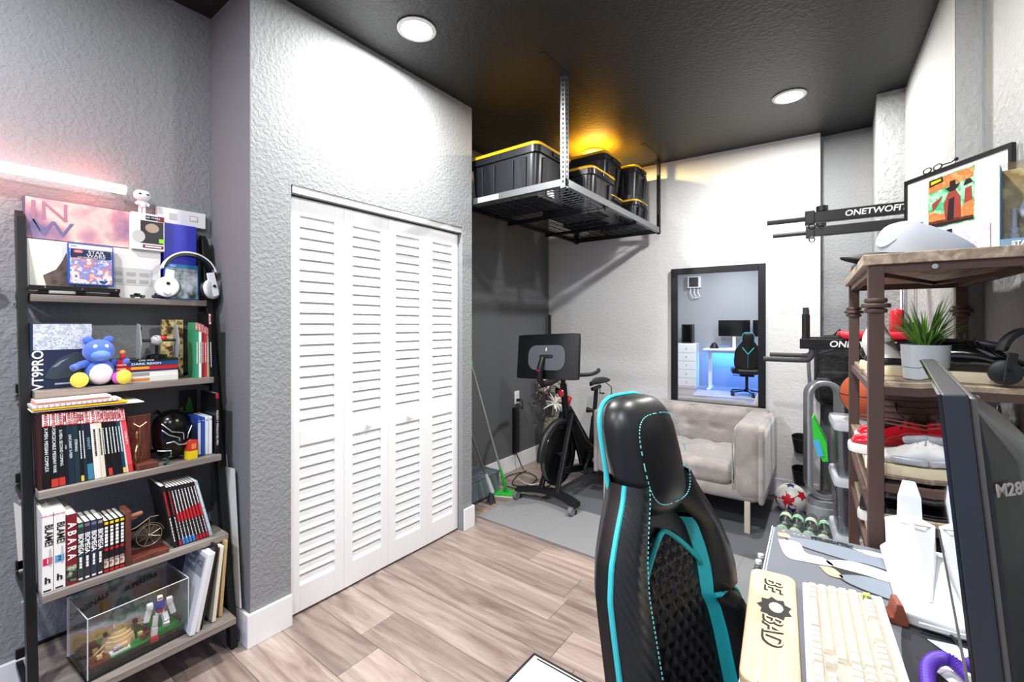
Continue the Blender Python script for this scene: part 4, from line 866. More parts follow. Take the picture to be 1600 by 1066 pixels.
for s in (-1, 1): MB().tube([(s*.04, .50, .84), (s*.06, .57, .80), (s*.06, .58, .72)]+arc((s*.06, .61, .72), .03, 180+90, 540, 8, 'xy')[1:], .004, 6).build('weight_cradle', MBLK, bk)
MB().tube([(-.10, .10, .30), (.10, .10, .30)], .016, 12).build('crank_axle', MBLK, bk, smooth=True)
for s in (-1, 1):
    MB().bar((s*.10, .10, .30), (s*.10, .10-s*.12, .30-s*.12), .018, .028).build('crank', CHR if 0 else MBLK, bk, bevel=.004); MB().cb((s*.15, .10-s*.12, .30-s*.12), (.09, .09, .025)).build('pedal', BLK, bk, bevel=.006)
for s in (-1, 1): MB().tube(spline([(0, -.215, .98), (s*.12, -.19, .98), (s*.20, -.10, .985), (s*.21, .0, 1.0), (s*.20, .03, 1.01)]), .015, 10).build('handlebar', BLK, bk, smooth=True)
# screen: its back faces -y (the camera)
scx = .025; Ms = Matrix.Translation((scx, -.47, 1.14)) @ Matrix.Rotation(R(-8), 4, 'X') @ Matrix.Rotation(R(-2.5), 4, 'Y')
MB().rbox((0, 0, 0), (.555, .035, .345), .014, 5, M=Ms).build('screen_housing', mat('screen_black', '#0f1013', .28, coat=.3), bk, smooth=True)
MB().prism(rr(-.165, .165, -.105, .085, .07, 6), -.0235, -.0176, 'y', M=Ms).build('back_panel', mat('back_grey', '#55565e', .4), bk, bevel=.002)
MB().prism(rr(-.26, .26, -.155, .155, .01, 3), .0176, .019, 'y', M=Ms).build('display_glass', GBLK, bk)
MB().prism(rr(-.06, .06, -.012, .012, .01, 3), -.028, -.0237, 'y', M=Ms).build('mount_plate', BLK, bk)
for s in (-1, 1): MB().cb((s*.045, -.030, 0), (.012, .004, .008), M=Ms).build('mount_screw', CHR, bk)
MB().tube([(.0, -.50, 1.13), (-.0, -.535, 1.06), (0, -.54, .97), (0, -.50, .93), (0, -.38, .935), (0, -.21, .97)], [.022, .025, .025, .026, .026, .024], 12).build('screen_arm', MBLK, bk, smooth=True)
MB().cb((0, -.563, 1.04), (.022, .003, .008)).build('red_mark', INKR, bk)
MB().bar((.006, -.0245, .062), (-.006, -.0245, .044), .006, .001, (0, 1, 0)).bar((-.004, -.0245, .066), (.004, -.0245, .040), .003, .001, (0, 1, 0)).build('round_mark', INKW, bk); [o for o in bpy.data.objects if o.name == 'round_mark'][0].data.transform(Ms)
t = thing('heart_ornament', 'small red ornament hanging in front of the bike stem', 'ornament', (-1.77, 3.02, .86)); MB().ball((0, 0, 0), (.026, .018, .032)).build('bulb', mat('gloss_red', '#d01326', .15, coat=1), t, smooth='all'); MB().tube([(0, 0, .03), (.006, .01, .06), (.03, .02, .10)], .002, 5).build('string', DKG, t)
t = thing('corner_pole', 'slim black pole standing in the far alcove corner', 'pole', (-2.50, 4.03, 0)); MB().tube([(0, 0, 0), (0, 0, 1.50)], .016, 10).build('shaft', MBLK, t); MB().box(-.03, .22, -.03, .03, .146, .17).build('foot', MBLK, t)
bpy.data.objects['foot'].location = (0, 0, 0)
# ---------------------------------------------------------------- mirror on the far wall
wa = math.atan(.0583)
mx0, mx1, mz0, mz1 = -1.264, -.511, .66, 1.905
cx = (mx0+mx1)/2; hw = (mx1-mx0)/2/math.cos(wa)
mr = thing('wall_mirror', 'black framed rectangular mirror on the white wall above the sofa', 'mirror', (cx, fw_y(cx)-.001, 0), wa)
fwid = .055
f = MB(); 
f.box(-hw, -hw+fwid, -.03, -.001, mz0, mz1).box(hw-fwid, hw, -.03, -.001, mz0, mz1).box(-hw+fwid, hw-fwid, -.03, -.001, mz1-fwid, mz1).box(-hw+fwid, hw-fwid, -.03, -.001, mz0, mz0+fwid)
f.build('mirror_frame', mat('frame_black', '#0e0e10', .35), mr, bevel=.002)
MB().box(-hw+fwid-.002, hw-fwid+.002, -.012, -.008, mz0+fwid-.002, mz1-fwid+.002).build('mirror_glass', mat('mirror_silver', '#eef3f6', .0, 1), mr)
# ---------------------------------------------------------------- sofa
vel = mat('beige_velvet', '#9f9794', .85, var=(6, '#938b87', '#aea6a2'), sheen=.6, bump=(30, .15, .01))
sf = thing('sofa', 'beige grey velvet tufted loveseat under the mirror', 'sofa', (-1.02, 3.70, 0), R(1.5))
SW = 1.20; SD = .86
def tuft(nx, nz, amp):
    def fn(p, W=SW*.84, Hh=.4):
        return p
    return fn
MB().rbox((0, .0, .262), (SW-.06, SD-.02, .10), .04, 8).build('base_frame', vel, sf, smooth='all')
def cushion(c, d, r, n, axis, gx, gy, amp):
    def fn(p):
        x, y, z = p; u = x/(d[0])*gx; v = (z/d[2] if axis == 'y' else y/d[1])*gy
        dd = math.hypot((u-round(u))*1.0, (v-(round(v-.0)))*1.0); dimple = math.exp(-(dd/.16)**2); seam = math.exp(-((u-round(u))/.06)**2)*.35
        if axis == 'y' and y < -d[1]*.2: y += amp*max(dimple, seam)
        if axis == 'z' and z > d[2]*.2: z -= amp*max(dimple, seam)
        return (x, y, z)
    return MB().rbox(c, d, r, n, fn)
cushion((0, -.045, .375), (SW-.40, SD-.10, .15), .05, 34, 'z', 4, 3, .024).build('seat_cushion', vel, sf, smooth='all')
cushion((0, .30, .56), (SW-.38, .20, .32), .06, 34, 'y', 4, 2, .030).build('backrest', vel, sf, smooth='all')
for s in (-1, 1):
    def af(p, s=s):
        x, y, z = p; return (x, y, z-.012*max(0, (z-.1)/.15)*(y/.4))
    MB().rbox((s*(SW/2-.105), -.015, .475), (.165, SD-.03, .50), .06, 10, af).build('armrest', vel, sf, smooth='all')
    MB().rbox((s*(SW/2-.018), .0, .465), (.038, SD+.005, .50), .018, 8).build('side_panel', vel, sf, smooth='all')
    MB().tube([(s*(SW/2-.105)-s*.082, -SD/2+.004, z) for z in (.30, .66)], .005, 6).build('arm_piping', vel, sf, smooth=True)
MB().rbox((0, SD/2-.02, .465), (SW-.08, .038, .50), .018, 8).build('back_panel', vel, sf, smooth='all')
for sx in (-1, 1):
    for sy in (-1, 1):
        MB().bar((sx*(SW/2-.10), sy*(SD/2-.03), .222), (sx*(SW/2-.10), sy*(SD/2-.03), 0.0125), .035, .035).build('leg', mat('pale_wood_leg', '#c9c0ae', .4), sf, bevel=.003)
# ---------------------------------------------------------------- gaming chair (local: faces +x, floor at z=0)
lea = mat('black_leather', '#141416', .38, bump=(220, .15, .001)); carb = mat('carbon_leather', '#26272a', .35)
nt = carb.node_tree; N_ = nt.nodes; L_n = nt.links; tc = N_.new('ShaderNodeTexCoord'); wv = N_.new('ShaderNodeTexWave'); wv.inputs['Scale'].default_value = 28; wv.bands_direction = 'DIAGONAL'
L_n.new(tc.outputs['Object'], wv.inputs[0]); bn = N_.new('ShaderNodeBump'); bn.inputs['Distance'].default_value = .003; bn.inputs['Strength'].default_value = .5; L_n.new(wv.outputs[0], bn.inputs['Height']); L_n.new(bn.outputs[0], N_['Principled BSDF'].inputs['Normal'])
piping = mat('teal_piping', '#3fc8d2', .35); stitch = mat('teal_stitching', '#7fe0e0', .6)
Wt = [(.46, .175), (.52, .205), (.60, .228), (.70, .236), (.755, .226), (.78, .198), (.80, .212), (.84, .223), (.88, .218), (.93, .198), (.98, .165), (1.03, .128), (1.07, .108)]
xb = lambda z: -.238-.26*(z-.765)
Wn = [q for q in Wt if q[0] not in (.755, .78, .80)]
def csec(z, s=1):
    W_ = lerp(Wt if s == -1 else Wn, z); b = xb(z); q = min(1, max(.15, (1.10-z)/.16)); lo = min(1, max(.4, (z-.40)/.12))
    notch = .75 if abs(z-.78) < .012 and s == -1 else 1
    ci = .50 if z < .93 else .50-(z-.93)*2.8
    ci = max(ci, .12)
    pts = [(b, 0), (b+.004, -.55*W_), (b+.014, -.88*W_), (b+.040, -W_), (b+.072, -.985*W_), (b+.104*notch, -.86*W_), (b+.108*notch, -.66*W_), (b+.074, -(ci+.10)*W_), (b+.052, -ci*W_), (b+.050, 0)]
    return pts
zs = [.46+.0125*k for k in range(50)]; zs = [z for z in zs if z <= 1.07]
def band(a, b, sgn, zr=None, extra=None):
    rows = []
    for z in zs:
        if zr and not (zr[0] <= z <= zr[1]): continue
        rows.append([(x, sgn*y, z) for x, y in csec(z, sgn)[a:b+1]])
    return MB().rows(rows, closed=False, caps=False)
def make_chair(label, loc, rz):
    t = thing('gaming_chair', label, 'chair', loc, rz)
    for s in (1, -1):
        band(0, 4, s).build('back_shell', lea, t, smooth='all')
        m = carb if s == 1 else lea
        m = carb if s == 1 else lea
        if s == -1: band(4, 7, s, (.46, .775)).build('side_bolster', m, t, smooth='all'); band(4, 7, s, (.775, 1.07)).build('shoulder_bolster', m, t, smooth='all')
        else: band(4, 7, s, (.46, 1.07)).build('side_bolster', m, t, smooth='all')
        band(7, 8, s, (.46, .95)).build('teal_inner_panel', TEAL, t, smooth='all')
        band(7, 8, s, (.9499, 1.07)).build('upper_panel', lea, t, smooth='all')
        if s == -1: MB().tube([(p_[0]+.002, s*p_[1], .78) for p_ in csec(.78, -1)[4:8]], .006, 8).build('teal_seam', TEAL, t, smooth=True)
        MB().tube([(csec(z, s)[4][0]+.001, s*csec(z, s)[4][1], z) for z in zs], .0055, 8).build('piping', piping, t, smooth=True)
        if s == -1: continue
        tag_pts = [(csec(z, s)[6][0]+.002, s*csec(z, s)[6][1], z) for z in [.46+.004*k for k in range(152)]]
        st = MB()
        for k in range(0, 150, 2): st.bar(tag_pts[k], tag_pts[k+1], .002, .0015)
        tag(st.build('stitching', stitch, t), kind='stuff')
    # quilted centre
    rows = []; n = 36
    for k in range(92):
        z = .46+.0052*k; 
        if z > .935: break
        c = csec(z)[8]; yi = abs(c[1]); top = 1
        if z > .86: top = max(.0, 1-((z-.86)/.078)**2)
        yi *= max(.02, top**.5)
        r = []
        for j in range(n+1):
            y = -yi+2*yi*j/n; u = y/.030; v = z/.044
            q = abs(math.sin(math.pi*(u+v)/1))*abs(math.sin(math.pi*(u-v)/1)); r.append((c[0]+.001+.013*q**.6*(1-abs(2*j/n-1)**5)-.006*abs(2*j/n-1)**8, y, z))
        rows.append(r)
    MB().rows(rows, closed=False, caps=False).build('quilted_panel', mat('quilted_leather', '#1a1a1d', .33), t, smooth='all')
    rows = [[(csec(z)[8][0]+.001, y*abs(csec(z)[8][1]), z) for y in (-1, -.5, 0, .5, 1)] for z in zs]
    MB().rows(rows, closed=False, caps=False).build('centre_panel', lea, t, smooth='all')
    # teal arch above the quilting
    ar = []
    for k in range(25):
        a = math.pi*k/24; z = .850+.092*(1-abs(math.cos(a))**1.3); c = csec(z); ar.append((c[8][0]+.010, -math.cos(a)*abs(csec(.86)[8][1])*1.02, z))
    MB().tube(ar, .0065, 8).build('teal_arch', TEAL, t, smooth=True)
    # headrest
    def hfn(p):
        x, y, z = p; k = 1+.10*(z/.12) if z < 0 else 1-.05*(z/.12); return (x+.018*(1-(y/.11)**2)*(x > 0)-.26*z, y*k, z)
    zc = 1.108
    MB().rbox((xb(zc)+.052, 0, zc), (.100, .212, .250), .075, 12, hfn).build('headrest', mat('head_leather', '#1b1b1d', .36), t, smooth='all')
    hp = []
    for k in range(40):
        a = 2*math.pi*k/40; y = .108*math.copysign(abs(math.cos(a))**.55, math.cos(a)); z = .118*math.copysign(abs(math.sin(a))**.55, math.sin(a)); hp.append((xb(zc)+.026-.26*z, y*.985*(1+.09*(z/-.12) if z < 0 else 1-.05*z/.12), zc+z*1.04))
    MB().tube(hp, .0055, 8, closed=True, caps=False).build('headrest_piping', piping, t, smooth=True)
    hs = []
    for k in range(120):
        a = 2*math.pi*k/120; y = .080*math.copysign(abs(math.cos(a))**.6, math.cos(a)); z = .092*math.copysign(abs(math.sin(a))**.6, math.sin(a)); hs.append((xb(zc)+.112-.26*z, y, zc+z))
    st = MB()
    for k in range(0, 118, 2): st.bar(hs[k], hs[k+1], .002, .0015)
    tag(st.build('stitching', stitch, t), kind='stuff')
    # teal Y on the rear
    b = xb(.8)
    for p, q in (((xb(.95)-.003, -.10, .95), (xb(.82)-.004, 0, .82)), ((xb(.95)-.003, .10, .95), (xb(.82)-.004, 0, .82)), ((xb(.82)-.004, 0, .82), (xb(.55)-.004, 0, .55))): MB().bar(p, q, .016, .004, (0, 1, 0) if p[1] == q[1] else (1, 0, 0)).build('rear_stripe', piping, t)
    # seat, column, base
    def sfn(p): x, y, z = p; return (x, y, z+.035*(abs(y)/.26)**3-.02*max(0, x/.26)**3)
    MB().rbox((.03, 0, .47), (.50, .44, .11), .05, 12, sfn).build('seat', lea, t, smooth='all')
    for s in (1, -1): MB().rbox((.03, s*.235, .485), (.48, .075, .12), .035, 8).build('seat_bolster', lea, t, smooth='all')
    for s in (1, -1): MB().bar((-.22, s*.18, .44), (-.24, s*.20, .56), .03, .05).build('hinge_bracket', MBLK, t, bevel=.004)
    MB().box(-.14, .16, -.12, .12, .375, .41).build('tilt_plate', MBLK, t, bevel=.006); MB().tube([(0, 0, .12), (0, 0, .38)], .028, 16).build('gas_lift', MBLK, t, smooth=True); MB().tube([(0, -.05, .38), (.02, -.24, .38)], .006, 8).build('lever', MBLK, t)
    MB().lathe([(.001, .07), (.05, .07), (.045, .13), (.001, .13)], n=20).build('hub', MBLK, t, smooth=True)
    for k in range(5):
        a = R(72*k+20); c, s = math.cos(a), math.sin(a)
        l = MB().bar((c*.03, s*.03, .105), (c*.31, s*.31, .075), .05, .03).build('base_leg', MBLK, t, bevel=.006)
        MB().tube([(c*.31-s*.022, s*.31+c*.022, .029), (c*.31+s*.022, s*.31-c*.022, .029)], .028, 14).build('caster', BLK, l, smooth=True); MB().tube([(c*.31, s*.31, .03), (c*.31, s*.31, .08)], .007, 8).build('caster_stem', MBLK, l)
    return t
chair = make_chair('black and teal high-backed gaming chair in front of the desk', (-.106, .935, 0), R(-15))
ch2 = dup(chair, None, (-.86, -1.40, .0112), (0, 0, R(-97)), 'second gaming chair seen in the mirror at the rear desk')
# ---------------------------------------------------------------- paper on the floor
t = thing('desk_planner', 'white printed planner sheet with black border lying on the floor', 'paper', (-1.055, 1.575, .0008), R(-1))
MB().box(0, .42, -.56, 0, 0, .0016).build('border_mat', mat('black_felt', '#1a1a1c', .8), t); MB().box(.012, .408, -.548, -.012, .0017, .0022).build('sheet', INKW, t)
ln = MB()
for q in range(12): ln.box(.03+.03*q, .0308+.03*q, -.52, -.05, .0023, .0025)
tag(ln.build('ruled_lines', mat('grey_print2', '', .6), t), kind='stuff')
MB().box(.03, .30, -.026, -.018, .0023, .0025).build('header_line', INKK, t)
# ---------------------------------------------------------------- desk and what lies on it; local frame: x across the depth, y along the length; origin at the far left corner
DZ = .755; DR = R(2.35); DO = (-.179, 1.64)
def W_(x, y, z=DZ): c, s = math.cos(DR), math.sin(DR); return (DO[0]+x*c-y*s, DO[1]+x*s+y*c, z)
dk_ = thing('desk', 'grey topped desk with white frame at the right wall', 'desk', (DO[0], DO[1], 0), DR)
MB().box(0, .61, -1.42, 0, DZ-.025, DZ-.002).build('desktop', mat('desk_grey', '#9aa0a8', .4), dk_, bevel=.002); MB().box(-.003, -.0002, -1.42, 0, DZ-.027, DZ+.001).build('white_edge', WHT, dk_)
for y in (-.12, -1.3):
    MB().box(.28, .34, y-.03, y+.03, .04, DZ-.027).build('leg', WHT, dk_, bevel=.003); MB().box(.03, .58, y-.03, y+.03, 0, .04).build('foot', WHT, dk_, bevel=.003)
MB().box(.27, .35, -1.26, -.16, DZ-.07, DZ-.028).build('cross_rail', WHT, dk_)
# printed desk mat: generic grey and white shapes
mg = mat('mat_grey', '#6c7078', .7); dmt = thing('desk_mat', 'large printed grey and white desk mat covering the desk', 'desk mat', W_(0, 0, DZ-.0012), DR)
MB().box(.006, .60, -1.20, -.006, 0, .003).build('base_cloth', mg, dmt)
mb_ = mat('mat_blue_grey', '#7d8794', .7); mw_ = mat('mat_white', '#e9eaec', .7); mo_ = mat('mat_peach', '#e2b794', .7); mk_ = mat('mat_black', '#23252b', .7)
def blob(name, m, pts, z=.0031, th=.0004): return MB().prism([(p.x, p.y) for p in spline([(a, b, 0) for a, b in pts+[pts[0]]], 5)][:-1], z, z+th).build(name, m, dmt)
blob('black_outline', mk_, [(.035, -.055), (.15, -.04), (.33, -.07), (.42, -.13), (.30, -.15), (.14, -.13), (.05, -.10)])
blob('blue_shape', mb_, [(.04, -.058), (.15, -.045), (.325, -.075), (.40, -.128), (.30, -.143), (.14, -.123), (.055, -.095)], .0036)
blob('peach_patch', mo_, [(.015, -.05), (.04, -.045), (.05, -.068), (.022, -.075)], .0041)
blob('white_patch', mw_, [(.02, -.10), (.07, -.09), (.09, -.15), (.13, -.155), (.15, -.19), (.09, -.205), (.045, -.20)], .0042)
blob('black_outline', mk_, [(.13, -.17), (.22, -.125), (.34, -.17), (.40, -.24), (.33, -.30), (.20, -.28), (.14, -.22)], .0037)
blob('white_stripe', mw_, [(.135, -.165), (.20, -.132), (.29, -.16), (.38, -.24), (.33, -.25), (.24, -.20), (.15, -.19)], .0042)
blob('black_outline', mk_, [(.155, -.235), (.22, -.202), (.31, -.222), (.35, -.29), (.26, -.298), (.18, -.27)], .0046)
blob('blue_shape', mb_, [(.16, -.235), (.22, -.206), (.305, -.226), (.342, -.287), (.26, -.293), (.183, -.267)], .0051)
blob('peach_patch', mo_, [(.12, -.21), (.15, -.205), (.17, -.245), (.14, -.25)], .0051)
blob('white_patch', mw_, [(.20, -.045), (.25, -.035), (.29, -.055), (.24, -.066)], .0042)
sg = MB()
for q in range(240): a, b = random.uniform(.10, .20), random.uniform(-.028, -.006); sg.box(a, a+.003, b-.0024+(-.012), b-.012, .0043, .0045)
tag(sg.build('small_print', mk_, dmt), kind='stuff')
text('Z', .02, mo_, dmt, (.03, -.026, .0034), right=(1, 0, 0), up=(0, 1, 0)); text('- - -', .02, INKW, dmt, (.07, -.028, .0034), right=(1, 0, 0), up=(0, 1, 0))
blob('black_field', mk_, [(.265, -.385), (.40, -.36), (.56, -.42), (.585, -.60), (.57, -.85), (.40, -.95), (.28, -.80), (.25, -.55)], .0031, .0003)
blob('grey_field', mb_, [(.32, -.48), (.42, -.46), (.47, -.52), (.40, -.60), (.33, -.56)], .0035, .0003)
for k, pts in enumerate(([(.30, -.42), (.40, -.40), (.44, -.45), (.34, -.47)], [(.28, -.50), (.36, -.48), (.43, -.53), (.32, -.56)], [(.30, -.62), (.40, -.58), (.47, -.62), (.38, -.68)], [(.28, -.72), (.37, -.70), (.42, -.78), (.32, -.80)], [(.42, -.50), (.50, -.48), (.55, -.54), (.46, -.57)])):
    MB().prism([(a-.008, b+.006) if i in (0, 3) else (a+.008, b-.006) for i, (a, b) in enumerate(pts)], .0039, .0042).build('black_outline', mk_, dmt); MB().prism(pts, .0043, .0047).build('white_shape', mw_, dmt)
DT_ = DZ+.0022
# wooden wrist rest
wr = thing('wrist_rest', 'pale wooden wrist rest with black BE BAD lettering on the desk', 'wrist rest', (-.122, 1.09, DT_), R(5.5))
MB().prism(rr(-.048, .048, -.215, .205, .025, 5), 0, .018).build('wood_block', wood('maple', '#efd3b0', '#e8c9a2', '#dcb98f', axis=1, rnd=False, rough=.4), wr, bevel=.003)
for s_, yy in (('BE', .135), ('BAD', -.045)): text(s_, .052, INKK, wr, (.0, yy, .0186), right=(0, -1, 0), up=(1, 0, 0), bold=.0016, shear=.15); mat('inner_letter', '#ecd0ac', .5); text(s_, .052, mat('inner_letter', '', .5), wr, (.0022, yy+.0015, .0195), right=(0, -1, 0), up=(1, 0, 0), shear=.15, bold=-.0006)
MB().prism([(.005+(.026+.008*(k % 2))*math.cos(k*.349), .04+(.034+.010*(k % 2))*math.sin(k*.349)) for k in range(18)], .0182, .0188).build('splat_print', INKK, wr)
MB().prism([(.008+.014*math.cos(k*.5), .042+.020*math.sin(k*.5)) for k in range(12)], .0189, .0193).build('splat_inner', mat('inner_letter', '', .5), wr)
# keyboard
kb = thing('keyboard', 'cream and white mechanical keyboard with pink space bar on the desk', 'keyboard', (.013, 1.075, DT_), R(4.5))
KW, KL = .150, .440   # x: depth (user at -x), y: length
MB().rows([[(-KW/2, -KL/2, .0), (KW/2, -KL/2, 0), (KW/2, -KL/2, .030), (-KW/2, -KL/2, .018)], [(-KW/2, KL/2, .0), (KW/2, KL/2, 0), (KW/2, KL/2, .030), (-KW/2, KL/2, .018)]]).build('case', mat('case_white', '#f2f1ee', .3), kb, bevel=.003)
MB().rows([[(-KW/2+.010, -KL/2+.01, .0186), (KW/2-.012, -KL/2+.01, .0295), (KW/2-.012, -KL/2+.01, .0300), (-KW/2+.010, -KL/2+.01, .0192)], [(-KW/2+.010, KL/2-.01, .0186), (KW/2-.012, KL/2-.01, .0295), (KW/2-.012, KL/2-.01, .0300), (-KW/2+.010, KL/2-.01, .0192)]]).build('key_plate', mat('plate_taupe', '#b3a99c', .5), kb)
kc = {'cream': mat('key_cream', '#efe7cf', .4), 'beige': mat('key_beige', '#e3dccb', .4), 'pink': mat('key_pink', '#e3b8ae', .4), 'green': mat('key_green', '#3d8f6a', .4, var=(120, '#e8d060', '#3d8f6a', '#3d6fb8')), 'grey': mat('key_taupe', '#d9d2c4', .4)}
kme = {}
U = .0190; x0 = -KW/2+.0195
# rows from the user's side (space) outwards; widths in key units, running from the left hand end (+y) to the right (-y)
rowsK = [[('b', 1.25), ('b', 1.25), ('b', 1.25), ('p', 6.25), ('b', 1), ('b', 1), ('b', 1), (0, .25), ('b', 1), ('b', 1), ('b', 1), (0, .25), ('c', 2), ('c', 1), ('b', 1)],
         [('b', 2.25)]+[('c', 1)]*10+[('b', 1.75), (0, 1.25-.0), ('b', 1), (0, 1.25), ('c', 1), ('c', 1), ('c', 1), ('b', 1)],
         [('b', 1.75)]+[('c', 1)]*11+[('b', 2.25), (0, 3.5), ('c', 1), ('c', 1), ('c', 1), ('b', 1)],
         [('b', 1.5)]+[('c', 1)]*12+[('b', 1.5), (0, .25), ('b', 1), ('b', 1), ('b', 1), (0, .25), ('c', 1), ('c', 1), ('c', 1), ('b', 1)],
         [('c', 1)]*13+[('b', 2), (0, .25), ('b', 1), ('b', 1), ('b', 1), (0, .25), ('g', 1), ('b', 1), ('b', 1), ('b', 1)],
         [('g', 1), (0, .6)]+[('b', 1)]*4+[(0, .4)]+[('c', 1)]*4+[(0, .4)]+[('b', 1)]*4+[(0, .25), ('b', 1), ('b', 1), ('b', 1)]]
CN = {'b': 'beige', 'c': 'cream', 'p': 'pink', 'g': 'green'}
for ri, row in enumerate(rowsK):
    y = KL/2-.014; x = x0+ri*U+(.006 if ri == 5 else 0); zz = .020+.0118*(ri*U/(KW-.03))
    sc_y = (KL-.028)/(23.0*U)
    for kind_, wd in row:
        w_ = wd*U*sc_y
        if kind_:
            key = (kind_, wd)
            if key not in kme:
                a, b = (U-.0016)/2, (w_-.0014)/2
                o = MB().rows([[(-a, -b, 0), (a, -b, 0), (a, b, 0), (-a, b, 0)], [(-a+.0022, -b+.002, .0085), (a-.0028, -b+.002, .0095), (a-.0028, b-.002, .0095), (-a+.0022, b-.002, .0085)]]).build('keycap', kc[CN[kind_]], kb); kme[key] = o.data
            else: o = bpy.data.objects.new('keycap', kme[key]); C.objects.link(o); o.parent = kb
            o.location = (x, y-w_/2, zz)
        y -= w_
t = thing('trackball', 'white domed mouse at the lower end of the wooden wrist rest', 'mouse', (-.108, .838, DT_)); MB().rbox((0, 0, .020), (.066, .105, .040), .028, 8).build('shell', mat('ivory_shell', '#ebe8dd', .25), t, smooth='all'); MB().rbox((0, .03, .0395), (.006, .018, .006), .0025, 3).build('wheel', GRYP, t, smooth=True); MB().box(-.0008, .0008, .02, .05, .036, .0405).build('seam', DKG, t)
t.location = (-.115, .80, DT_)
t = thing('key_holder', 'small brown wooden wedge block between keyboard and white router', 'block', (.093, 1.275, DT_), R(10))
MB().prism([(-.016, 0), (.016, 0), (.016, .012), (.006, .045), (-.004, .045), (-.010, .016), (-.016, .012)], -.022, .022, 'y').build('wedge', mat('brown_leather', '#8a4a38', .5), t, bevel=.002)
# white angular router
rt = thing('router', 'white angular wifi router with a tall split fin beside the monitor', 'router', (.20, 1.44, DT_), DR)
rm = mat('router_white', '#eef0f2', .28)
MB().rows([[(-.105, -.165, 0), (.12, -.19, 0), (.14, .15, 0), (-.105, .16, 0)], [(-.112, -.172, .028), (.13, -.20, .028), (.145, .165, .028), (-.112, .17, .028)], [(-.098, -.15, .042), (.12, -.18, .042), (.13, .15, .05), (-.098, .155, .05)]]).build('body', rm, rt, bevel=.004)
MB().rows([[(-.085, -.13, .0425), (.0, -.14, .0425), (.0, .10, .049), (-.085, .14, .049)], [(-.082, -.125, .046), (.0, -.13, .046), (.0, .09, .053), (-.082, .135, .053)]]).build('left_wing', rm, rt, bevel=.002)
MB().rows([[(-.048, .115, .047), (-.050, .122, .125), (0, .115, .150), (.050, .122, .125), (.048, .115, .047)], [(-.044, .07, .047), (-.040, .07, .100), (0, .06, .135), (.040, .07, .100), (.044, .07, .047)], [(-.004, -.135, .047), (-.003, -.135, .050), (0, -.135, .052), (.003, -.135, .050), (.004, -.135, .047)]]).build('centre_ridge', rm, rt, loc=(-.055, 0, 0))
MB().rows([[(-.026, .118, .13), (.026, .118, .13), (.022, .135, .13), (-.022, .135, .13)], [(-.024, .122, .19), (.024, .122, .19), (.020, .136, .19), (-.020, .136, .19)], [(-.014, .128, .228), (.014, .128, .228), (.012, .138, .228), (-.012, .138, .228)]]).build('rear_fin', rm, rt, bevel=.002, loc=(-.055, 0, 0))
MB().bar((-.042, .115, .120), (0, .055, .140), .003, .003).bar((.042, .115, .120), (0, .055, .140), .003, .003).build('groove_line', mat('router_grey', '#c9ccd0', .4), rt, loc=(-.055, 0, .002))
MB().box(-.08, .08, -.186, -.180, .012, .020).build('port_strip', mat('router_grey', '', .4), rt)
# purple segmented cable
t = tag(MB().tube(spline([(.12, .93, DT_+.014), (.118, 1.02, DT_+.016), (.125, 1.10, DT_+.022), (.155, 1.14, DT_+.024), (.185, 1.10, DT_+.016), (.20, 1.02, DT_+.012)], 20), [(.0120 if k % 2 else .0098) for k in range(101)], 12).build('coiled_cable', mat('purple_rubber', '#5b3aa8', .4), smooth=True), 'thick ribbed purple cable curving over the desk mat', 'cable')
cable('headset_cable', 'thin black cable running across the desk beside the monitor', [(.16, 1.30, DT_+.02), (.20, 1.2, DT_+.004), (.26, 1.15, DT_+.004), (.30, 1.0, DT_+.004)], .003, BLK)
# monitor seen edge on
mo = thing('monitor', 'large black monitor seen edge-on at the right of the desk', 'monitor', (.125, .99, 1.138), 0, rot=(0, R(-5), R(-4.5)))
MBW, MBH = .64, .372
bez = mat('bezel_grey', '#3a3c40', .35, .4)
MB().box(.0025, .024, -MBW/2, MBW/2, -MBH/2, MBH/2).build('frame', bez, mo, bevel=.002)
MB().box(-.0005, .0024, -MBW/2+.001, MBW/2-.001, -MBH/2+.010, MBH/2-.001).build('display', mat('display_glass', '#050506', .02, coat=1, spec=.8), mo)
MB().box(-.002, .0024, -MBW/2, MBW/2, -MBH/2, -MBH/2+.0095).build('bottom_bezel', bez, mo, bevel=.001)
MB().box(.0241, .030, -MBW/2+.004, MBW/2-.004, -MBH/2+.004, MBH/2-.004).build('rear_lip', mat('rear_metal', '#6d6964', .35, .6), mo, bevel=.002)
hs_ = mat('rear_housing', '#2c2b29', .3, .2)
def hump(y):
    q = 1-(abs(y)/(MBW/2-.006))**4; return .030+.055*max(0, q)**.6
ys = [-MBW/2+.007+(MBW-.014)*k/24 for k in range(25)]
MB().rows([[(.0301, y, -MBH/2+.02), (hump(y), y, -MBH/2+.05), (hump(y), y, MBH/2-.075), (.0301, y, MBH/2-.02)] for y in ys]).build('rear_housing', hs_, mo, smooth=True)
text('M28U', .0185, mat('model_ink', '#a8a19c', .4), mo, (.0505, -.300, .085), right=(.66, .75, 0), up=(0, 0, 1), bold=.0004)
MB().box(.085, .11, -.05, .05, -.06, .05).build('stand_mount', MBLK, mo, bevel=.004)
ms = MB().bar((.17-.02, 0, -.372), (.115, 0, .02), .05, .03, (0, 1, 0)).build('stand_post', MBLK, mo)
MB().prism(rr(.02, .26, -.14, .14, .03), -.371, -.360).build('stand_base', MBLK, mo, bevel=.003)
t = thing('white_console', 'white plastic box with papers standing at the far right of the desk', 'box', (.375, 1.42, DT_), DR)
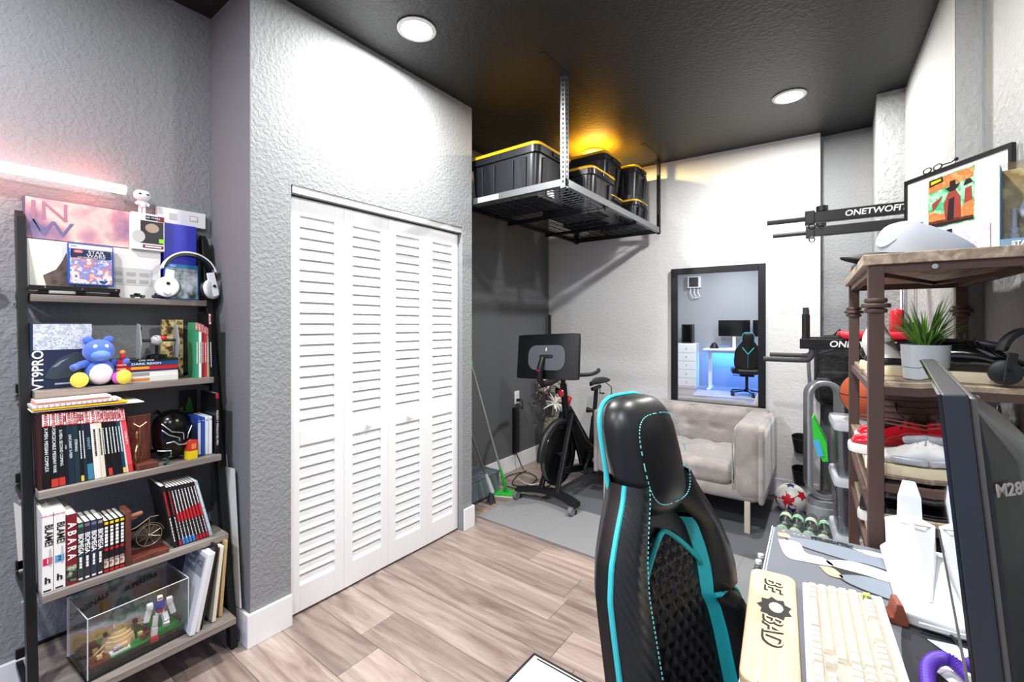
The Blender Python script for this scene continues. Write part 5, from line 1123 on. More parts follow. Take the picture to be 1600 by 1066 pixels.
MB().box(-.045, .045, -.07, .10, 0, .16).build('body', WHT, t, bevel=.008); MB().lathe([(.012, .0), (.018, 0), (.018, .003), (.012, .003), (.012, 0)], n=20, M=Matrix.Translation((.0, -.0702, .09)) @ Matrix.Rotation(R(90), 4, 'X')).build('dial_ring', GRYP, t)
MB().box(-.0455, .0455, -.071, -.0702, .05, .052).build('seam', GRYP, t)
# ---------------------------------------------------------------- brown metal rack with wood boards; local frame x right, y back
RR_ = R(2.6); RO = (.0775, 1.69)
def RW(x, y, z): c, s = math.cos(RR_), math.sin(RR_); return (RO[0]+x*c-y*s, RO[1]+x*s+y*c, z)
brown = mat('bronze_metal', '#5a4640', .45, .35); rwood = wood('light_grained_board', '#cbb8a0', '#a8957f', '#7d6c5c', axis=1, rnd=True, rough=.5, fine=1.6)
rk_ = thing('shoe_rack', 'brown metal rack with turned posts and light wood boards', 'rack', (RO[0], RO[1], 0), RR_)
RXW, RYL = .345, .83
RZ = [1.603, 1.235, .955, .852, .70, .42, .15]
for (x, y) in ((0, 0), (0, RYL), (RXW, RYL), (RXW, 0)):
    p = MB().box(x-.0183, x+.0183, y-.0183, y+.0183, 0, 1.575).build('post', brown, rk_, bevel=.002)
    for z, r_ in ((1.470, .026), (1.455, .034), (1.440, .026)): MB().lathe([(.019, -.007), (r_, -.006), (r_+.002, 0), (r_, .006), (.019, .007), (.019, -.007)], c=(x, y, z), n=20).build('turned_collar', brown, p, smooth=True)
for i, z in enumerate(RZ):
    top = i == 0
    if i == 2:
        for q in range(7): MB().box(-.01, RXW+.01, .02+q*.125, .045+q*.125+.06, z-.010, z).build('board', rwood, rk_, bevel=.001) if q == 0 else None
        MB().box(-.012, RXW+.012, .112, RYL+.01, z-.0101, z).build('board', rwood, rk_, bevel=.001)
    else: MB().box(-.032 if top else -.0, RXW+.032 if top else RXW+.0, -.028 if top else -.018, RYL+.03, z-(.030 if top else .016), z).build('board', rwood, rk_, bevel=.002)
    zz = z-(.031 if top else .0165); hgt = .022
    MB().box(.0185, RXW-.0185, -.016, .006, zz-hgt, zz).build('rail', brown, rk_); MB().box(.0185, RXW-.0185, RYL-.006, RYL+.016, zz-hgt, zz).build('rail', brown, rk_)
    for x in (0, RXW): MB().box(x-.012, x+.012, .0185, RYL-.0185, zz-hgt, zz).build('rail', brown, rk_)
MB().bar((.02, .02, 1.545), (.20, .45, 1.545), .016, .012).build('under_brace', brown, rk_); MB().bar((.20, .45, 1.545), (.32, .06, 1.545), .016, .012).build('under_brace', brown, rk_)
for x, z in ((.125, 1.56), (.205, 1.206)): MB().tube([(x, -.0165, z), (x, -.021, z)], .007, 12).build('bolt', CHR, rk_)
for q in (0, .012): MB().bar((-.02, .2, 1.087+q), (.25, -.005, 1.087+q), .004, .004).build('wire_rail', mat('copper_wire', '#8a5a4a', .3, .6), rk_)
# --- things on the top board
cp = thing('baseball_cap', 'light grey baseball cap with dark brim on the rack top', 'cap', RW(.118, .20, RZ[0]+.001), R(4))
capm = mat('cap_grey', '#9a9fa8', .8, bump=(300, .1, .001))
def crown(a, k):  # a angle, k height param
    r_ = math.cos(k*math.pi/2)**.62; x = -.100*math.cos(a)*r_ if math.cos(a) > 0 else -.145*math.cos(a)*r_; h_ = math.sin(k*math.pi/2)**.9; cr_ = 1-.09*math.exp(-((a if a < 3.2 else a-6.283)/.30)**2)*k-.05*abs(math.sin(2.5*a))*(1-k)*k*2; return ((x-.022*k), .082*math.sin(a)*r_*cr_, .004+.120*h_*(1-.50*max(0, (x+.0)/.145)))
rows = [[crown(2*math.pi*j/30, k/10*.995) for j in range(30)] for k in range(11)]
MB().rows(rows, True, False).build('crown', capm, cp, smooth='all')
MB().ball((.010, 0, .117), (.008, .008, .004), 10, 5).build('top_button', capm, cp, smooth=True)
rows = []
for k in range(9):
    y = -.075+.15*k/8; e = math.sqrt(max(0, 1-(y/.088)**2)); q_ = 1-(y/.085)**2; rows.append([(-.070*e, y, .016+.014*q_), (-.130*e, y, .004+.030*q_), (-.195*e, y, -.006+.030*q_), (-.195*e, y, -.011+.030*q_), (-.130*e, y, -.003+.030*q_), (-.070*e, y, .010+.014*q_)])
MB().rows(rows, True, True).build('brim', mat('cap_black', '#151518', .7), cp, smooth=True)
for k in range(4): MB().tube([crown(math.pi*(k/4)+.1, q/10) for q in range(10)], .0009, 4).build('seam', mat('cap_seam', '#a4a9b1', .8), cp)
sw = [tuple(Vector(crown(6.283-.15-.85*q/12, .30-.10*math.sin(math.pi*q/12)))*1.012) for q in range(13)]; MB().tube(sw, [.001+.0032*math.sin(math.pi*k/12) for k in range(13)], 6).build('stitched_mark', INKW, cp)
t = thing('folded_cloth', 'small folded blue and orange cloth under the cap brim at the rack top corner', 'cloth', RW(.0, .42, RZ[0]+.001), R(5)); MB().rbox((0, 0, .012), (.06, .12, .022), .010, 5).build('blue_fold', mat('navy_cloth', '#3a4560', .9), t, smooth='all'); MB().rbox((0, .1, .012), (.055, .06, .020), .010, 5).build('orange_fold', mat('orange_cloth', '#d98c3a', .9), t, smooth='all')
# whiteboard standing across the corner
A = Vector((.213, 2.53, 0)); B = Vector((.455, 2.19, 0)); wb_a = math.atan2(B.y-A.y, B.x-A.x); WL = (B-A).length
wbd = thing('whiteboard', 'black framed whiteboard with pinned prints standing on the rack top', 'whiteboard', (A.x, A.y, RZ[0]+.0015), wb_a)
WHh = .405
MB().box(.012, WL-.012, .002, .010, .012, WHh-.012).build('board_surface', mat('board_white', '#f3f4f5', .25), wbd)
for b in ((0, WL, 0, .012), (0, WL, WHh-.016, WHh)): MB().box(b[0], b[1], -.004, .012, b[2], b[3]).build('frame_rail', BLK, wbd)
for b in (0, WL-.011): MB().box(b, b+.011, -.004, .012, .012, WHh-.016).build('frame_rail', BLK, wbd)
po = thing('comic_poster', 'orange and green western comic print pinned on the whiteboard', 'poster', (A.x, A.y, RZ[0]+.0015), wb_a)
px0, px1, pz0, pz1 = .108, .292, .175, .375
MB().box(px0, px1, .0005, .0015, pz0, pz1).build('sheet', mat('poster_green', '#5fc28a', .5, var=(18, '#3f9c68', '#a8e0b8', '#2e7a50')), po)
def pp(name, m, pts, y=-.0004): return MB().prism([(px0+(px1-px0)*a, pz0+(pz1-pz0)*b) for a, b in pts], y, y+.0005, 'y').build(name, m, po)
po_o = mat('poster_orange', '#d98a4f', .5, var=(30, '#c06a38', '#e8b070')); po_b = mat('poster_black', '#241418', .5); po_r = mat('poster_rust', '#8f3a30', .5)
pp('orange_sky', po_o, [(.02, .72), (.98, .80), (.98, .98), (.02, .98)]); pp('orange_table', po_o, [(.02, .10), (.98, .06), (.98, .40), (.45, .22), (.02, .36)]); pp('dark_edge', po_b, [(.02, .02), (.98, .02), (.98, .10), (.02, .16)])
pp('rider_body', po_r, [(.40, .12), (.74, .12), (.72, .50), (.62, .66), (.46, .62), (.36, .42)], -.0010); pp('rider_coat', po_b, [(.44, .10), (.58, .10), (.60, .52), (.48, .50)], -.0016); pp('rider_hat', po_b, [(.40, .72), (.50, .74), (.50, .84), (.62, .84), (.62, .75), (.72, .76), (.66, .70), (.60, .64), (.50, .64)], -.0010)
pp('far_figure', po_r, [(.80, .36), (.96, .38), (.94, .64), (.82, .62)], -.0010); pp('far_hat', po_b, [(.78, .68), (.98, .70), (.92, .78), (.84, .78)], -.0010); pp('lizard_shape', po_r, [(.12, .34), (.32, .56), (.34, .60), (.10, .50)], -.0010); pp('title_plate', po_b, [(.04, .84), (.36, .88), (.34, .98), (.04, .97)], -.0010)
pp('title_print', mat('ink_f0d020', '#f0d020', .5), [(.08, .88), (.31, .91), (.30, .95), (.08, .94)], -.0014)
t = thing('art_print', 'pale violet print with a black pink-lettered spine strip on the whiteboard', 'poster', (A.x, A.y, RZ[0]+.0015), wb_a)
MB().box(.215, .35, -.006, -.0045, .02, .160).build('sheet', mat('violet_print', '#cfc8dc', .5, var=(26, '#b9a8cf', '#efe9f0', '#d8c0c8', '#a8b0d8')), t); MB().box(.192, .2148, -.006, -.0045, .015, .160).build('spine_strip', INKK, t); text('SMO', .018, mat('ink_e05080', '#e05080', .5), t, (.2035, -.0064, .10), right=(0, 0, -1), up=(1, 0, 0))
t = thing('sunglasses', 'black pair of glasses perched on the whiteboard top edge', 'glasses', (A.x, A.y, RZ[0]+WHh+.002), wb_a)
for q in (.10, .145): MB().tube(arc((q, .004, .012), .018, 0, 360, 16, 'xz', .011)[:-1], .0025, 6, closed=True, caps=False).build('lens_rim', BLK, t)
MB().tube([(.163, .004, .014), (.20, .004, .012), (.215, .004, .016)], .003, 6).build('temple', BLK, t); MB().ball((.22, .004, .016), .007, 8, 6).build('tip', BLK, t)
# boxed toy
tb = thing('toy_package', 'clear fronted toy box with grey robot figure on the rack top, far right', 'box', RW(.292, .10, RZ[0]+.001), R(-14))
MB().box(-.012, .10, .055, .060, 0, .235).build('backing_card', mat('gold_card', '#b39b62', .5, var=(20, '#8f7a4c', '#d8c48c')), tb); MB().box(-.014, -.012, -.02, .06, 0, .235).build('blue_side', mat('toy_blue', '#3c78a8', .4), tb); MB().box(-.012, .10, -.02, .055, 0, .030).build('base_tray', mat('toy_pale_blue', '#7fa9c8', .4), tb); MB().box(-.012, .10, -.022, -.0205, .0, .235).build('clear_front', GLASS, tb); MB().box(-.014, .10, -.022, .06, .2355, .238).build('clear_top', GLASS, tb)
text('STARMAN', .016, INKW, tb, (.045, -.0226, .016), right=(1, 0, 0), up=(0, 0, 1), bold=.0004)
gf = mat('toy_grey', '#9aa2ac', .5)
MB().lathe([(.001, 0), (.010, 0), (.012, .012), (.007, .016), (.010, .03), (.006, .034), (.006, .08), (.009, .085), (.001, .09)], c=(.012, .02, .031), n=12).build('toy_blaster', gf, tb, smooth=True)
MB().rbox((.06, .025, .12), (.04, .03, .06), .012, 5).build('toy_torso', gf, tb, smooth='all'); MB().ball((.062, .02, .178), (.020, .02, .022), 12, 8).build('toy_head', gf, tb, smooth='all')
for s in (-1, 1): MB().tube([(.06+s*.014, .025, .095), (.06+s*.018, .025, .06), (.06+s*.018, .02, .033)], [.011, .010, .012], 8).build('toy_leg', gf, tb, smooth=True); MB().tube([(.06+s*.024, .025, .14), (.06+s*.034, .02, .11), (.06+s*.026, .005, .09)], .008, 8).build('toy_arm', gf, tb, smooth=True)
# --- second board: plant, shoes, headphones
pl = thing('potted_plant', 'artificial grass in a light grey pot on the rack second board', 'potted plant', RW(.122, .090, RZ[1]+.001))
pot = mat('pot_grey', '#b4b9bf', .4)
MB().lathe([(.001, 0), (.046, 0), (.050, .004), (.051, .036), (.001, .036)], n=32).build('saucer', pot, pl, smooth=True); MB().lathe([(.048, .0365), (.0525, .038), (.056, .104), (.053, .104), (.050, .085), (.001, .085)], n=32).build('pot_body', pot, pl, smooth=True)
gr1 = mat('leaf_bright', '#5f8f2e', .45); gr2 = mat('leaf_dark', '#35591f', .5)
for k in range(110):
    a = random.random()*6.28; L_ = random.uniform(.09, .175); sp_ = random.uniform(.15, 1.5); wv_ = random.uniform(.0022, .0042)
    b0 = Vector((.022*math.cos(a)*random.random(), .022*math.sin(a)*random.random(), .085)); rows = []
    for q in range(7):
        s_ = q/6; th = sp_*s_; r_ = L_*s_*math.sin(.2+min(1.3, sp_*.42+th*.55)); z = L_*s_*math.cos(.2+th*.62); c = b0+Vector((math.cos(a)*r_*.85, math.sin(a)*r_*.85, z)); n_ = Vector((-math.sin(a), math.cos(a), 0))*wv_*(1-s_**2.2+.02); up_ = Vector((0, 0, .0012*(1-s_)))
        rows.append([c-n_, c+up_*-1, c+n_, c+up_*.4])
    MB().rows(rows).build('blade', gr1 if k % 3 else gr2, pl, smooth=True)
def shoe(name, label, loc, rz, upper, sole, kind='high', group=None, lace=None, size=.285, mid=None):
    """toe towards -x; built around the heel-toe axis"""
    t = thing(name, label, 'shoe', loc, rz, group); Ls = size
    st = [(-.5, .020, .030), (-.46, .034, .052), (-.38, .043, .060), (-.25, .046, .074), (-.12, .042, .098), (0, .038, .118), (.12, .036, .120), (.26, .036, .118), (.38, .034, .112), (.46, .026, .095), (.495, .012, .07)]
    if kind == 'high': st = [(a, b, c+(.055 if a > .1 else (.03 if a > -.05 else 0))) for a, b, c in st]
    if kind == 'dress': st = [(a, b*.92, c*.72) for a, b, c in st]
    rows = []
    for a, wd, h in st:
        r = []
        for k in range(16):
            an = 2*math.pi*k/16; cc = math.cos(an); ss = math.sin(an); hh = h-.022
            wq = wd*(1-.30*max(0, ss)**2*(1 if h > .09 else .5)); r.append((a*Ls, cc*wq, .022+hh*.5+hh*.5*ss))
        rows.append(r)
    MB().rows(rows).build('upper', upper, t, smooth='all')
    so = []
    for a, wd, h in [(-.52, .014, 0), (-.49, .034, 0), (-.40, .048, 0), (-.25, .051, 0), (-.05, .042, 0), (.15, .040, 0), (.35, .041, 0), (.47, .032, 0), (.515, .014, 0)]: so.append((a*Ls, wd))
    th = .030 if kind != 'dress' else .014
    o_ = [(x, y) for x, y in so]+[(x, -y) for x, y in reversed(so)]
    MB().rows([[(x, y, 0) for x, y in o_], [(x*1.01, y*1.03, th*.6) for x, y in o_], [(x, y*.97, th) for x, y in o_]]).build('sole', sole, t, smooth=True)
    if kind == 'dress': MB().box(.22*Ls, .49*Ls, -.034, .034, -.016+.016, .012).build('heel_block', sole, t)
    if mid: 
        for s in (-1, 1): MB().rbox((-.16*Ls, s*.044, .046), (.30*Ls, .014, .022), .007, 4).build('side_overlay', mid, t, smooth='all')
        MB().rbox((.36*Ls, 0, .06), (.22*Ls, .076, .05), .02, 5).build('heel_counter', mid, t, smooth='all'); MB().rbox((-.43*Ls, 0, .040), (.14*Ls, .074, .03), .014, 5).build('toe_overlay', mid, t, smooth='all')
    if kind != 'dress':
        MB().rbox((-.02*Ls, 0, .112+(.012 if kind == 'high' else -.004)), (.24*Ls, .030, .022), .01, 4).build('tongue', lace or upper, t, smooth='all', rot=(0, R(-12), 0))
        lc = MB()
        for q in range(5): x = (-.16+.06*q)*Ls; lc.tube(spline([(x, -.028, .072+.011*q), (x+.004, 0, .092+.011*q), (x, .028, .072+.011*q)], 4), .0026, 5)
        tag(lc.build('laces', lace or upper, t), kind='stuff')
    # dark opening
    MB().ball((.28*Ls, 0, st[7][2]-.003), (.055, .024, .006), 14, 5).build('opening', mat('shoe_inside', '#1d1a1a', .9), t, smooth='all')
    return t
wsh = mat('shoe_white', '#d9d8d5', .45); cresole = mat('sole_cream', '#e6d8b8', .5); patent = mat('patent_black', '#08080a', .12, coat=1); gsil = mat('shoe_silver', '#b9bcc2', .35, .3); redp = mat('shoe_red', '#b30f24', .2, coat=.6)
shoe('high_top_shoe', 'white high-top shoe left of the plant on the second board', RW(.045, .32, RZ[1]+.001), R(100), wsh, cresole, mid=BLK, lace=wsh, group='sneakers on the rack')
shoe('high_top_shoe', 'glossy black high-top shoe with cream sole right of the plant', RW(.235, .10, RZ[1]+.001), R(172), patent, cresole, 'low', lace=BLK, group='sneakers on the rack', size=.27)
shoe('high_top_shoe', 'second glossy black shoe behind the first one, by the back post', RW(.245, .24, RZ[1]+.001), R(176), patent, cresole, 'low', lace=BLK, group='sneakers on the rack', size=.27)
hpx = headphones('black over-ear headphones standing on the second board at the right edge', RW(.315, .02, RZ[1]+.002), R(-60), BLK, MBLK)
hpx.scale = (.72, .72, .72)
# --- shoe tiers
bx = thing('leather_bag', 'mauve brown pleated leather bag on the tier under the plant', 'bag', RW(.17, .53, RZ[2]+.001), 0)
MB().rbox((0, 0, .115), (.24, .20, .20), .02, 6).build('body', mat('mauve_leather', '#6b5450', .55), bx, smooth='all')
for q in range(4): MB().box(-.112, .112, -.1025, -.1005, .10+.022*q, .104+.022*q).build('pleat', mat('mauve_dark', '#4a3836', .6), bx)
MB().tube(spline([(-.07, -.10, .16), (-.06, -.135, .12), (0, -.14, .10), (.06, -.135, .12), (.08, -.10, .16)]), .003, 6).build('strap', BLK, bx)
shoe('running_shoe', 'white and silver chunky running shoe at the front of the middle tier', RW(.085, .105, RZ[3]+.095), R(-6), wsh, cresole, 'low', mid=gsil, lace=GRYP, group='running shoes on the rack')
bpy.data.objects[[o.name for o in bpy.data.objects if o.name.startswith('running_shoe')][0]].location = RW(.13, .07, RZ[2]+.001)
shoe('running_shoe', 'second white and silver running shoe turned beside the first', RW(.215, .185, RZ[2]+.001), R(2), wsh, cresole, 'low', mid=gsil, lace=GRYP, group='running shoes on the rack')
shoe('red_shoe', 'glossy red shoe with white sole behind the silver running shoes', RW(.10, .31, RZ[2]+.001), R(8), redp, wsh, 'low', lace=BLK, group='red shoes on the rack')
shoe('red_shoe', 'red shoe at the rear left of the middle tier near the post', RW(.13, .50, RZ[2]+.001), R(10), redp, wsh, 'low', lace=wsh, group='red shoes on the rack')
MBs = BLK
shoe('dress_shoe', 'black leather dress shoe at the front of the lower visible tier', RW(.125, .035, RZ[3]+.001), R(184), mat('black_calf', '#0e0e10', .22, coat=.4), GBLK, 'dress', group='black dress shoes on the rack', size=.27)
shoe('dress_shoe', 'black dress shoe right behind the front one on the lower tier', RW(.17, .17, RZ[3]+.001), R(184), mat('black_calf', '', .2), GBLK, 'dress', group='black dress shoes on the rack', size=.27)
shoe('slipper', 'dark slipper with brown strap on the tier below the dress shoes', RW(.13, .10, RZ[4]+.001), R(175), DKG, mat('brown_strap', '#7a3a28', .5), 'dress', group='footwear low on the rack', size=.26)
shoe('slipper', 'black and white trainer deep on the tier below the dress shoes', RW(.12, .34, RZ[4]+.001), R(170), BLK, wsh, 'low', group='footwear low on the rack', size=.27)
t = thing('grey_jacket', 'dark grey jacket hanging behind the rack beside the right wall', 'jacket', (.446, 2.30, .62)); MB().rbox((0, 0, .20), (.04, .22, .50), .03, 8).build('body', mat('grey_fabric', '#4f5257', .9), t, smooth='all'); MB().tube([(0, -.1, .44), (0, -.13, .25), (0, -.12, .02)], [.020, .020, .018], 10).build('sleeve', mat('grey_fabric', '', .9), t, smooth='all'); MB().tube(arc((0, 0, .47), .02, 0, 250, 8, 'yz'), .003, 5).build('hanger_hook', CHR, t)
# ---------------------------------------------------------------- wall mounted training station
ts = thing('training_station', 'black wall mounted pull-up and dip station with red arm pads', 'training station', (.3305, 3.445, 0), R(2.6))
st_m = mat('station_black', '#1a1a1c', .4, .2)
for i, y in enumerate((-.245, .245)):
    a = MB().box(-.50, -.005, y-.022, y+.022, 2.00, 2.062).build('upper_arm', st_m, ts, bevel=.003)
    MB().tube([(-.51, y, 2.03), (-.72, y, 2.03)], .016, 14).build('pull_handle', mat('foam_grip', '#3c3d40', .7), ts, smooth=True)
    MB().cb((-.50, y, 2.03), (.05, .06, .08)).build('end_clamp', st_m, ts, bevel=.004); MB().tube(arc((-.49, y-.03, 1.975), .016, 0, 360, 14, 'xz')[:-1], .004, 6, closed=True, caps=False).build('hook_ring', MBLK, ts)
    MB().lathe([(.001, 0), (.03, 0), (.03, .03), (.001, .03)], c=(-.44, y, 2.063), n=16).build('end_cap', st_m, ts, smooth=True)
    MB().box(-.55, -.005, y-.022, y+.022, 1.255, 1.315).build('lower_arm', st_m, ts, bevel=.003)
    MB().tube([(-.52, y, 1.315), (-.52, y, 1.46)], .020, 14).build('grip_post', BLK, ts, smooth=True); MB().tube([(-.52, y, 1.44), (-.52, y, 1.50)], .0155, 14).build('grip_tip', mat('foam_grip', '', .7), ts, smooth=True)
    MB().tube(spline([(-.49, y, 1.255), (-.49, y, 1.22), (-.51, y, 1.19), (-.56, y, 1.185), (-.74, y, 1.185)], 6), .015, 12).build('dip_bar', mat('foam_grip', '', .7), ts, smooth=True)
    MB().rbox((-.20, y, 1.337), (.30, .10, .042), .018, 6).build('arm_pad', mat('pad_red', '#d5182c', .4), ts, smooth='all')
    MB().box(-.0, .02 if 0 else .0, y-.03, y+.03, 1.0, 1.01) if 0 else None
    i == 0 and text('ONETWOFIT', .046, INKW, ts, (-.20, y-.0228, 2.031), right=(1, 0, 0), up=(0, 0, 1), bold=.001, shear=.15); 
    if i == 0: text('ONETWOFIT', .050, INKW, ts, (-.26, y-.0228, 1.285), right=(1, 0, 0), up=(0, 0, 1), bold=.001, shear=.15)
for y in (-.245, .245): MB().box(-.005, .0, y-.04, y+.04, 1.95, 2.11).build('wall_plate', st_m, ts); MB().box(-.005, .0, y-.04, y+.04, 1.21, 1.36).build('wall_plate', st_m, ts)
for y in (-.06, .0): MB().tube([(-.05, y, 1.12), (-.05, y, 1.95)], .012, 10).build('upright_tube', CHR if y else WHT, ts, smooth=True)
MB().box(-.06, -.03, -.27, .27, 1.38, 1.41).build('cross_bar', st_m, ts)
MB().rbox((-.085, -.03, 1.42), (.05, .14, .14), .02, 6).build('back_pad', mat('pad_red', '', .4), ts, smooth='all')
# ---------------------------------------------------------------- corner by the sofa: fan, ball, backpack, drawers, bottles, bins
fn_ = thing('tower_fan', 'silver bladeless tower fan with tall open loop beside the sofa', 'fan', (-.105, 3.62, 0), R(18))
MB().lathe([(.001, 0), (.092, 0), (.098, .01), (.094, .10), (.086, .24), (.001, .24)], n=32).build('base_cylinder', mat('fan_grey', '#8f9298', .4, .3), fn_, smooth=True)
MB().lathe([(.0955, .055), (.0955, .20), (.0900, .201), (.0900, .054), (.0955, .055)], n=32).build('mesh_band', mat('fan_mesh', '#b4b7bb', .5, .3), fn_, smooth=True)
def loop(w2, h2, zc, x):
    pts = []
    for k in range(13): a = math.pi*k/12; pts.append((w2*math.cos(a), zc+h2+w2*math.sin(a)))
    for k in range(13): a = math.pi+math.pi*k/12; pts.append((w2*math.cos(a), zc-h2+w2*math.sin(a)))
    return pts
o1 = loop(.105, .29, .635, 0); i1 = loop(.070, .29, .635, 0)
n1 = len(o1)
v = [(a, -.045, b) for a, b in o1]+[(a, -.055, b) for a, b in loop(.098, .29, .635, 0)]+[(a, -.045, b) for a, b in i1]+[(a, .07, b) for a, b in loop(.078, .29, .635, 0)]+[(a, .07, b) for a, b in loop(.098, .29, .635, 0)]
f_ = []
for r_ in range(5):
    for k in range(n1): kk = (k+1) % n1; f_.append((r_*n1+k, r_*n1+kk, ((r_+1) % 5)*n1+kk, ((r_+1) % 5)*n1+k))
MB().add(v[:3*n1]+v[3*n1:], [q for q in f_ if q[0] < 2*n1]).build('loop_front', mat('fan_silver', '#b9bcc1', .28, .7), fn_, smooth='all')
MB().add(v, [q for q in f_ if q[0] >= 2*n1]).build('loop_shell', mat('fan_dark', '#5b5e63', .35, .5), fn_, smooth='all')
MB().box(-.03, .03, -.035, .035, 1.031, 1.038).build('remote', mat('fan_dark', '', .4), fn_, bevel=.002)
bl = thing('soccer_ball', 'white soccer ball with red and navy star patches on the floor', 'ball', (-.305, 3.86, .0135+.105))
MB().ball((0, 0, 0), .105, 32, 20).build('ball_skin', mat('ball_white', '#eceae8', .35), bl, smooth='all')
for (az, el, m_, rr_) in ((-98, 8, RED, 1.25), (-88, -38, mat('ball_navy', '#1d2c66', .4), .8), (-40, 30, RED, .7), (-100, 78, mat('ball_navy', '', .4), .6), (-165, -10, RED, .9), (60, 20, RED, .8)):
    c = Vector((math.cos(R(az))*math.cos(R(el)), math.sin(R(az))*math.cos(R(el)), math.sin(R(el)))); u = c.cross(Vector((0, 0, 1))).normalized(); v_ = u.cross(c)
    vs = [tuple(c*.1064)]; 
    for k in range(10): a = 2*math.pi*k/10; r_ = (.62 if k % 2 == 0 else .30)*rr_; d_ = (c+u*math.cos(a)*r_+v_*math.sin(a)*r_).normalized(); vs.append(tuple(d_*.1064))
    mid = [tuple(((Vector(vs[0])+Vector(vs[k+1]))*.5).normalized()*.1066) for k in range(10)]; vs += mid
    fs = [(0, 11+k, 11+(k+1) % 10) for k in range(10)]+[(11+k, 1+k, 1+(k+1) % 10, 11+(k+1) % 10) for k in range(10)]
    MB().add(vs, fs).build('star_patch', m_, bl)
bp = thing('backpack', 'black backpack hanging behind the fan in the recess', 'backpack', (-.02, 4.16, .78)); bpm = mat('nylon_black', '#151619', .6, bump=(14, .6, .02))
MB().rbox((0, 0, .27), (.32, .20, .54), .09, 10).build('body', bpm, bp, smooth='all'); MB().rbox((0, -.11, .16), (.26, .07, .24), .04, 6).build('front_pocket', bpm, bp, smooth='all'); MB().tube(spline([(-.14, -.04, .50), (-.19, -.06, .36), (-.18, -.04, .10)]), .012, 8).build('shoulder_strap', mat('strap_grey', '#70737a', .7), bp, smooth=True)
MB().tube([(-.04, .05, .53), (0, .05, .58), (.04, .05, .53)], .008, 8).build('top_handle', bpm, bp); MB().tube(spline([(-.13, -.10, .40), (0, -.125, .44), (.13, -.10, .40)]), .003, 6).build('zipper', DKG, bp)
# stacked clear drawers / tubs
clr = clear('frosted_tub', '#e6eaee', .25, .25)
wtub = mat('frosted_plastic', '#cdd2d8', .35, trans=.25)
zb = 0
tl = ['lowest clear storage tub of the stack by the brown rack', 'middle clear storage tub of the stack by the brown rack', 'topmost clear storage tub with grey lid by the brown rack']
for k, h_ in enumerate((.30, .30, .29)):
    t = thing('storage_tub', tl[k], 'tub', (.055, 3.02, zb+.001), R(6), 'stacked clear storage tubs')
    ring = lambda q, z: [(a, b, z) for a, b in rr(-.105*q, .105*q, -.15*q, .15*q, .03)]
    MB().rows([ring(.84, 0), ring(.96, h_-.04), ring(.94, h_-.04), ring(.82, .004)], True, False).build('tub_wall', clr, t, smooth=True); MB().rows([ring(.84, 0), ring(.84, .003)]).build('tub_floor', wtub, t)
    MB().rows([ring(1.02, h_-.045), ring(1.04, h_-.02), ring(1.0, h_-.002), ring(.5, h_-.001)]).build('lid', mat('lid_grey', '#b9bcc2', .4), t, smooth=True)
    for q, (cx_, cy_, m_) in enumerate(((-.03, -.07, mat('c_navy', '#20304e', .6)), (.04, -.06, mat('c_orange', '#c9624a', .6)), (-.02, .03, mat('c_blue', '#3a6aa0', .6)), (.04, .05, DKG))): MB().rbox((cx_, cy_, .03+h_*.30), (.06, .09, h_*.55), .01, 4).build('packed_item', m_, t, smooth=True)
    zb += h_+.001
t = thing('snack_bag', 'green foil bag with blue label tucked beside the top tub', 'bag', (-.075, 2.98, .66), rot=(0, R(-14), 0)); MB().rows([[(-.012, -.05, 0), (.012, -.05, 0), (.012, .05, 0), (-.012, .05, 0)], [(-.03, -.055, .10), (.03, -.055, .10), (.03, .055, .10), (-.03, .055, .10)], [(-.003, -.06, .24), (.003, -.06, .24), (.003, .06, .24), (-.003, .06, .24)]]).build('foil', mat('bag_green', '#35c23a', .3), t, smooth=True); MB().box(-.028, -.0, -.0565, -.0555, .03, .12).build('label', mat('bag_blue', '#4aa8d8', .4), t)
t = thing('basketball', 'orange basketball behind the rack post above the clear tubs', 'ball', (.105, 3.02, .905+.122)); MB().ball((0, 0, 0), .12, 28, 18).build('skin', mat('ball_orange', '#b5542e', .6, bump=(300, .3, .001)), t, smooth='all')
for M_ in (Matrix.Identity(4), Matrix.Rotation(R(90), 4, 'X'), Matrix.Rotation(R(90), 4, 'Y')):
    MB().tube([tuple(M_ @ Vector(p)) for p in arc((0, 0, 0), .1195, 0, 360, 32, 'xy')[:-1]], .0025, 6, closed=True, caps=False).build('seam', INKK, t)
for z, lab in ((.47, 'upper black wall bin beside the tower fan'), (.22, 'lower black wall bin beside the tower fan')):
    t = thing('wall_bin', lab, 'bin', (-.265, 4.150, z), group='black wall bins by the fan'); MB().lathe([(.001, -.07), (.045, -.07), (.062, .055), (.058, .055), (.042, -.062), (.001, -.062)], n=20).build('cup', BLK, t, smooth=True, rot=(R(14), 0, 0)); MB().box(-.02, .02, .055, .066, -.03, .05).build('bracket', BLK, t)
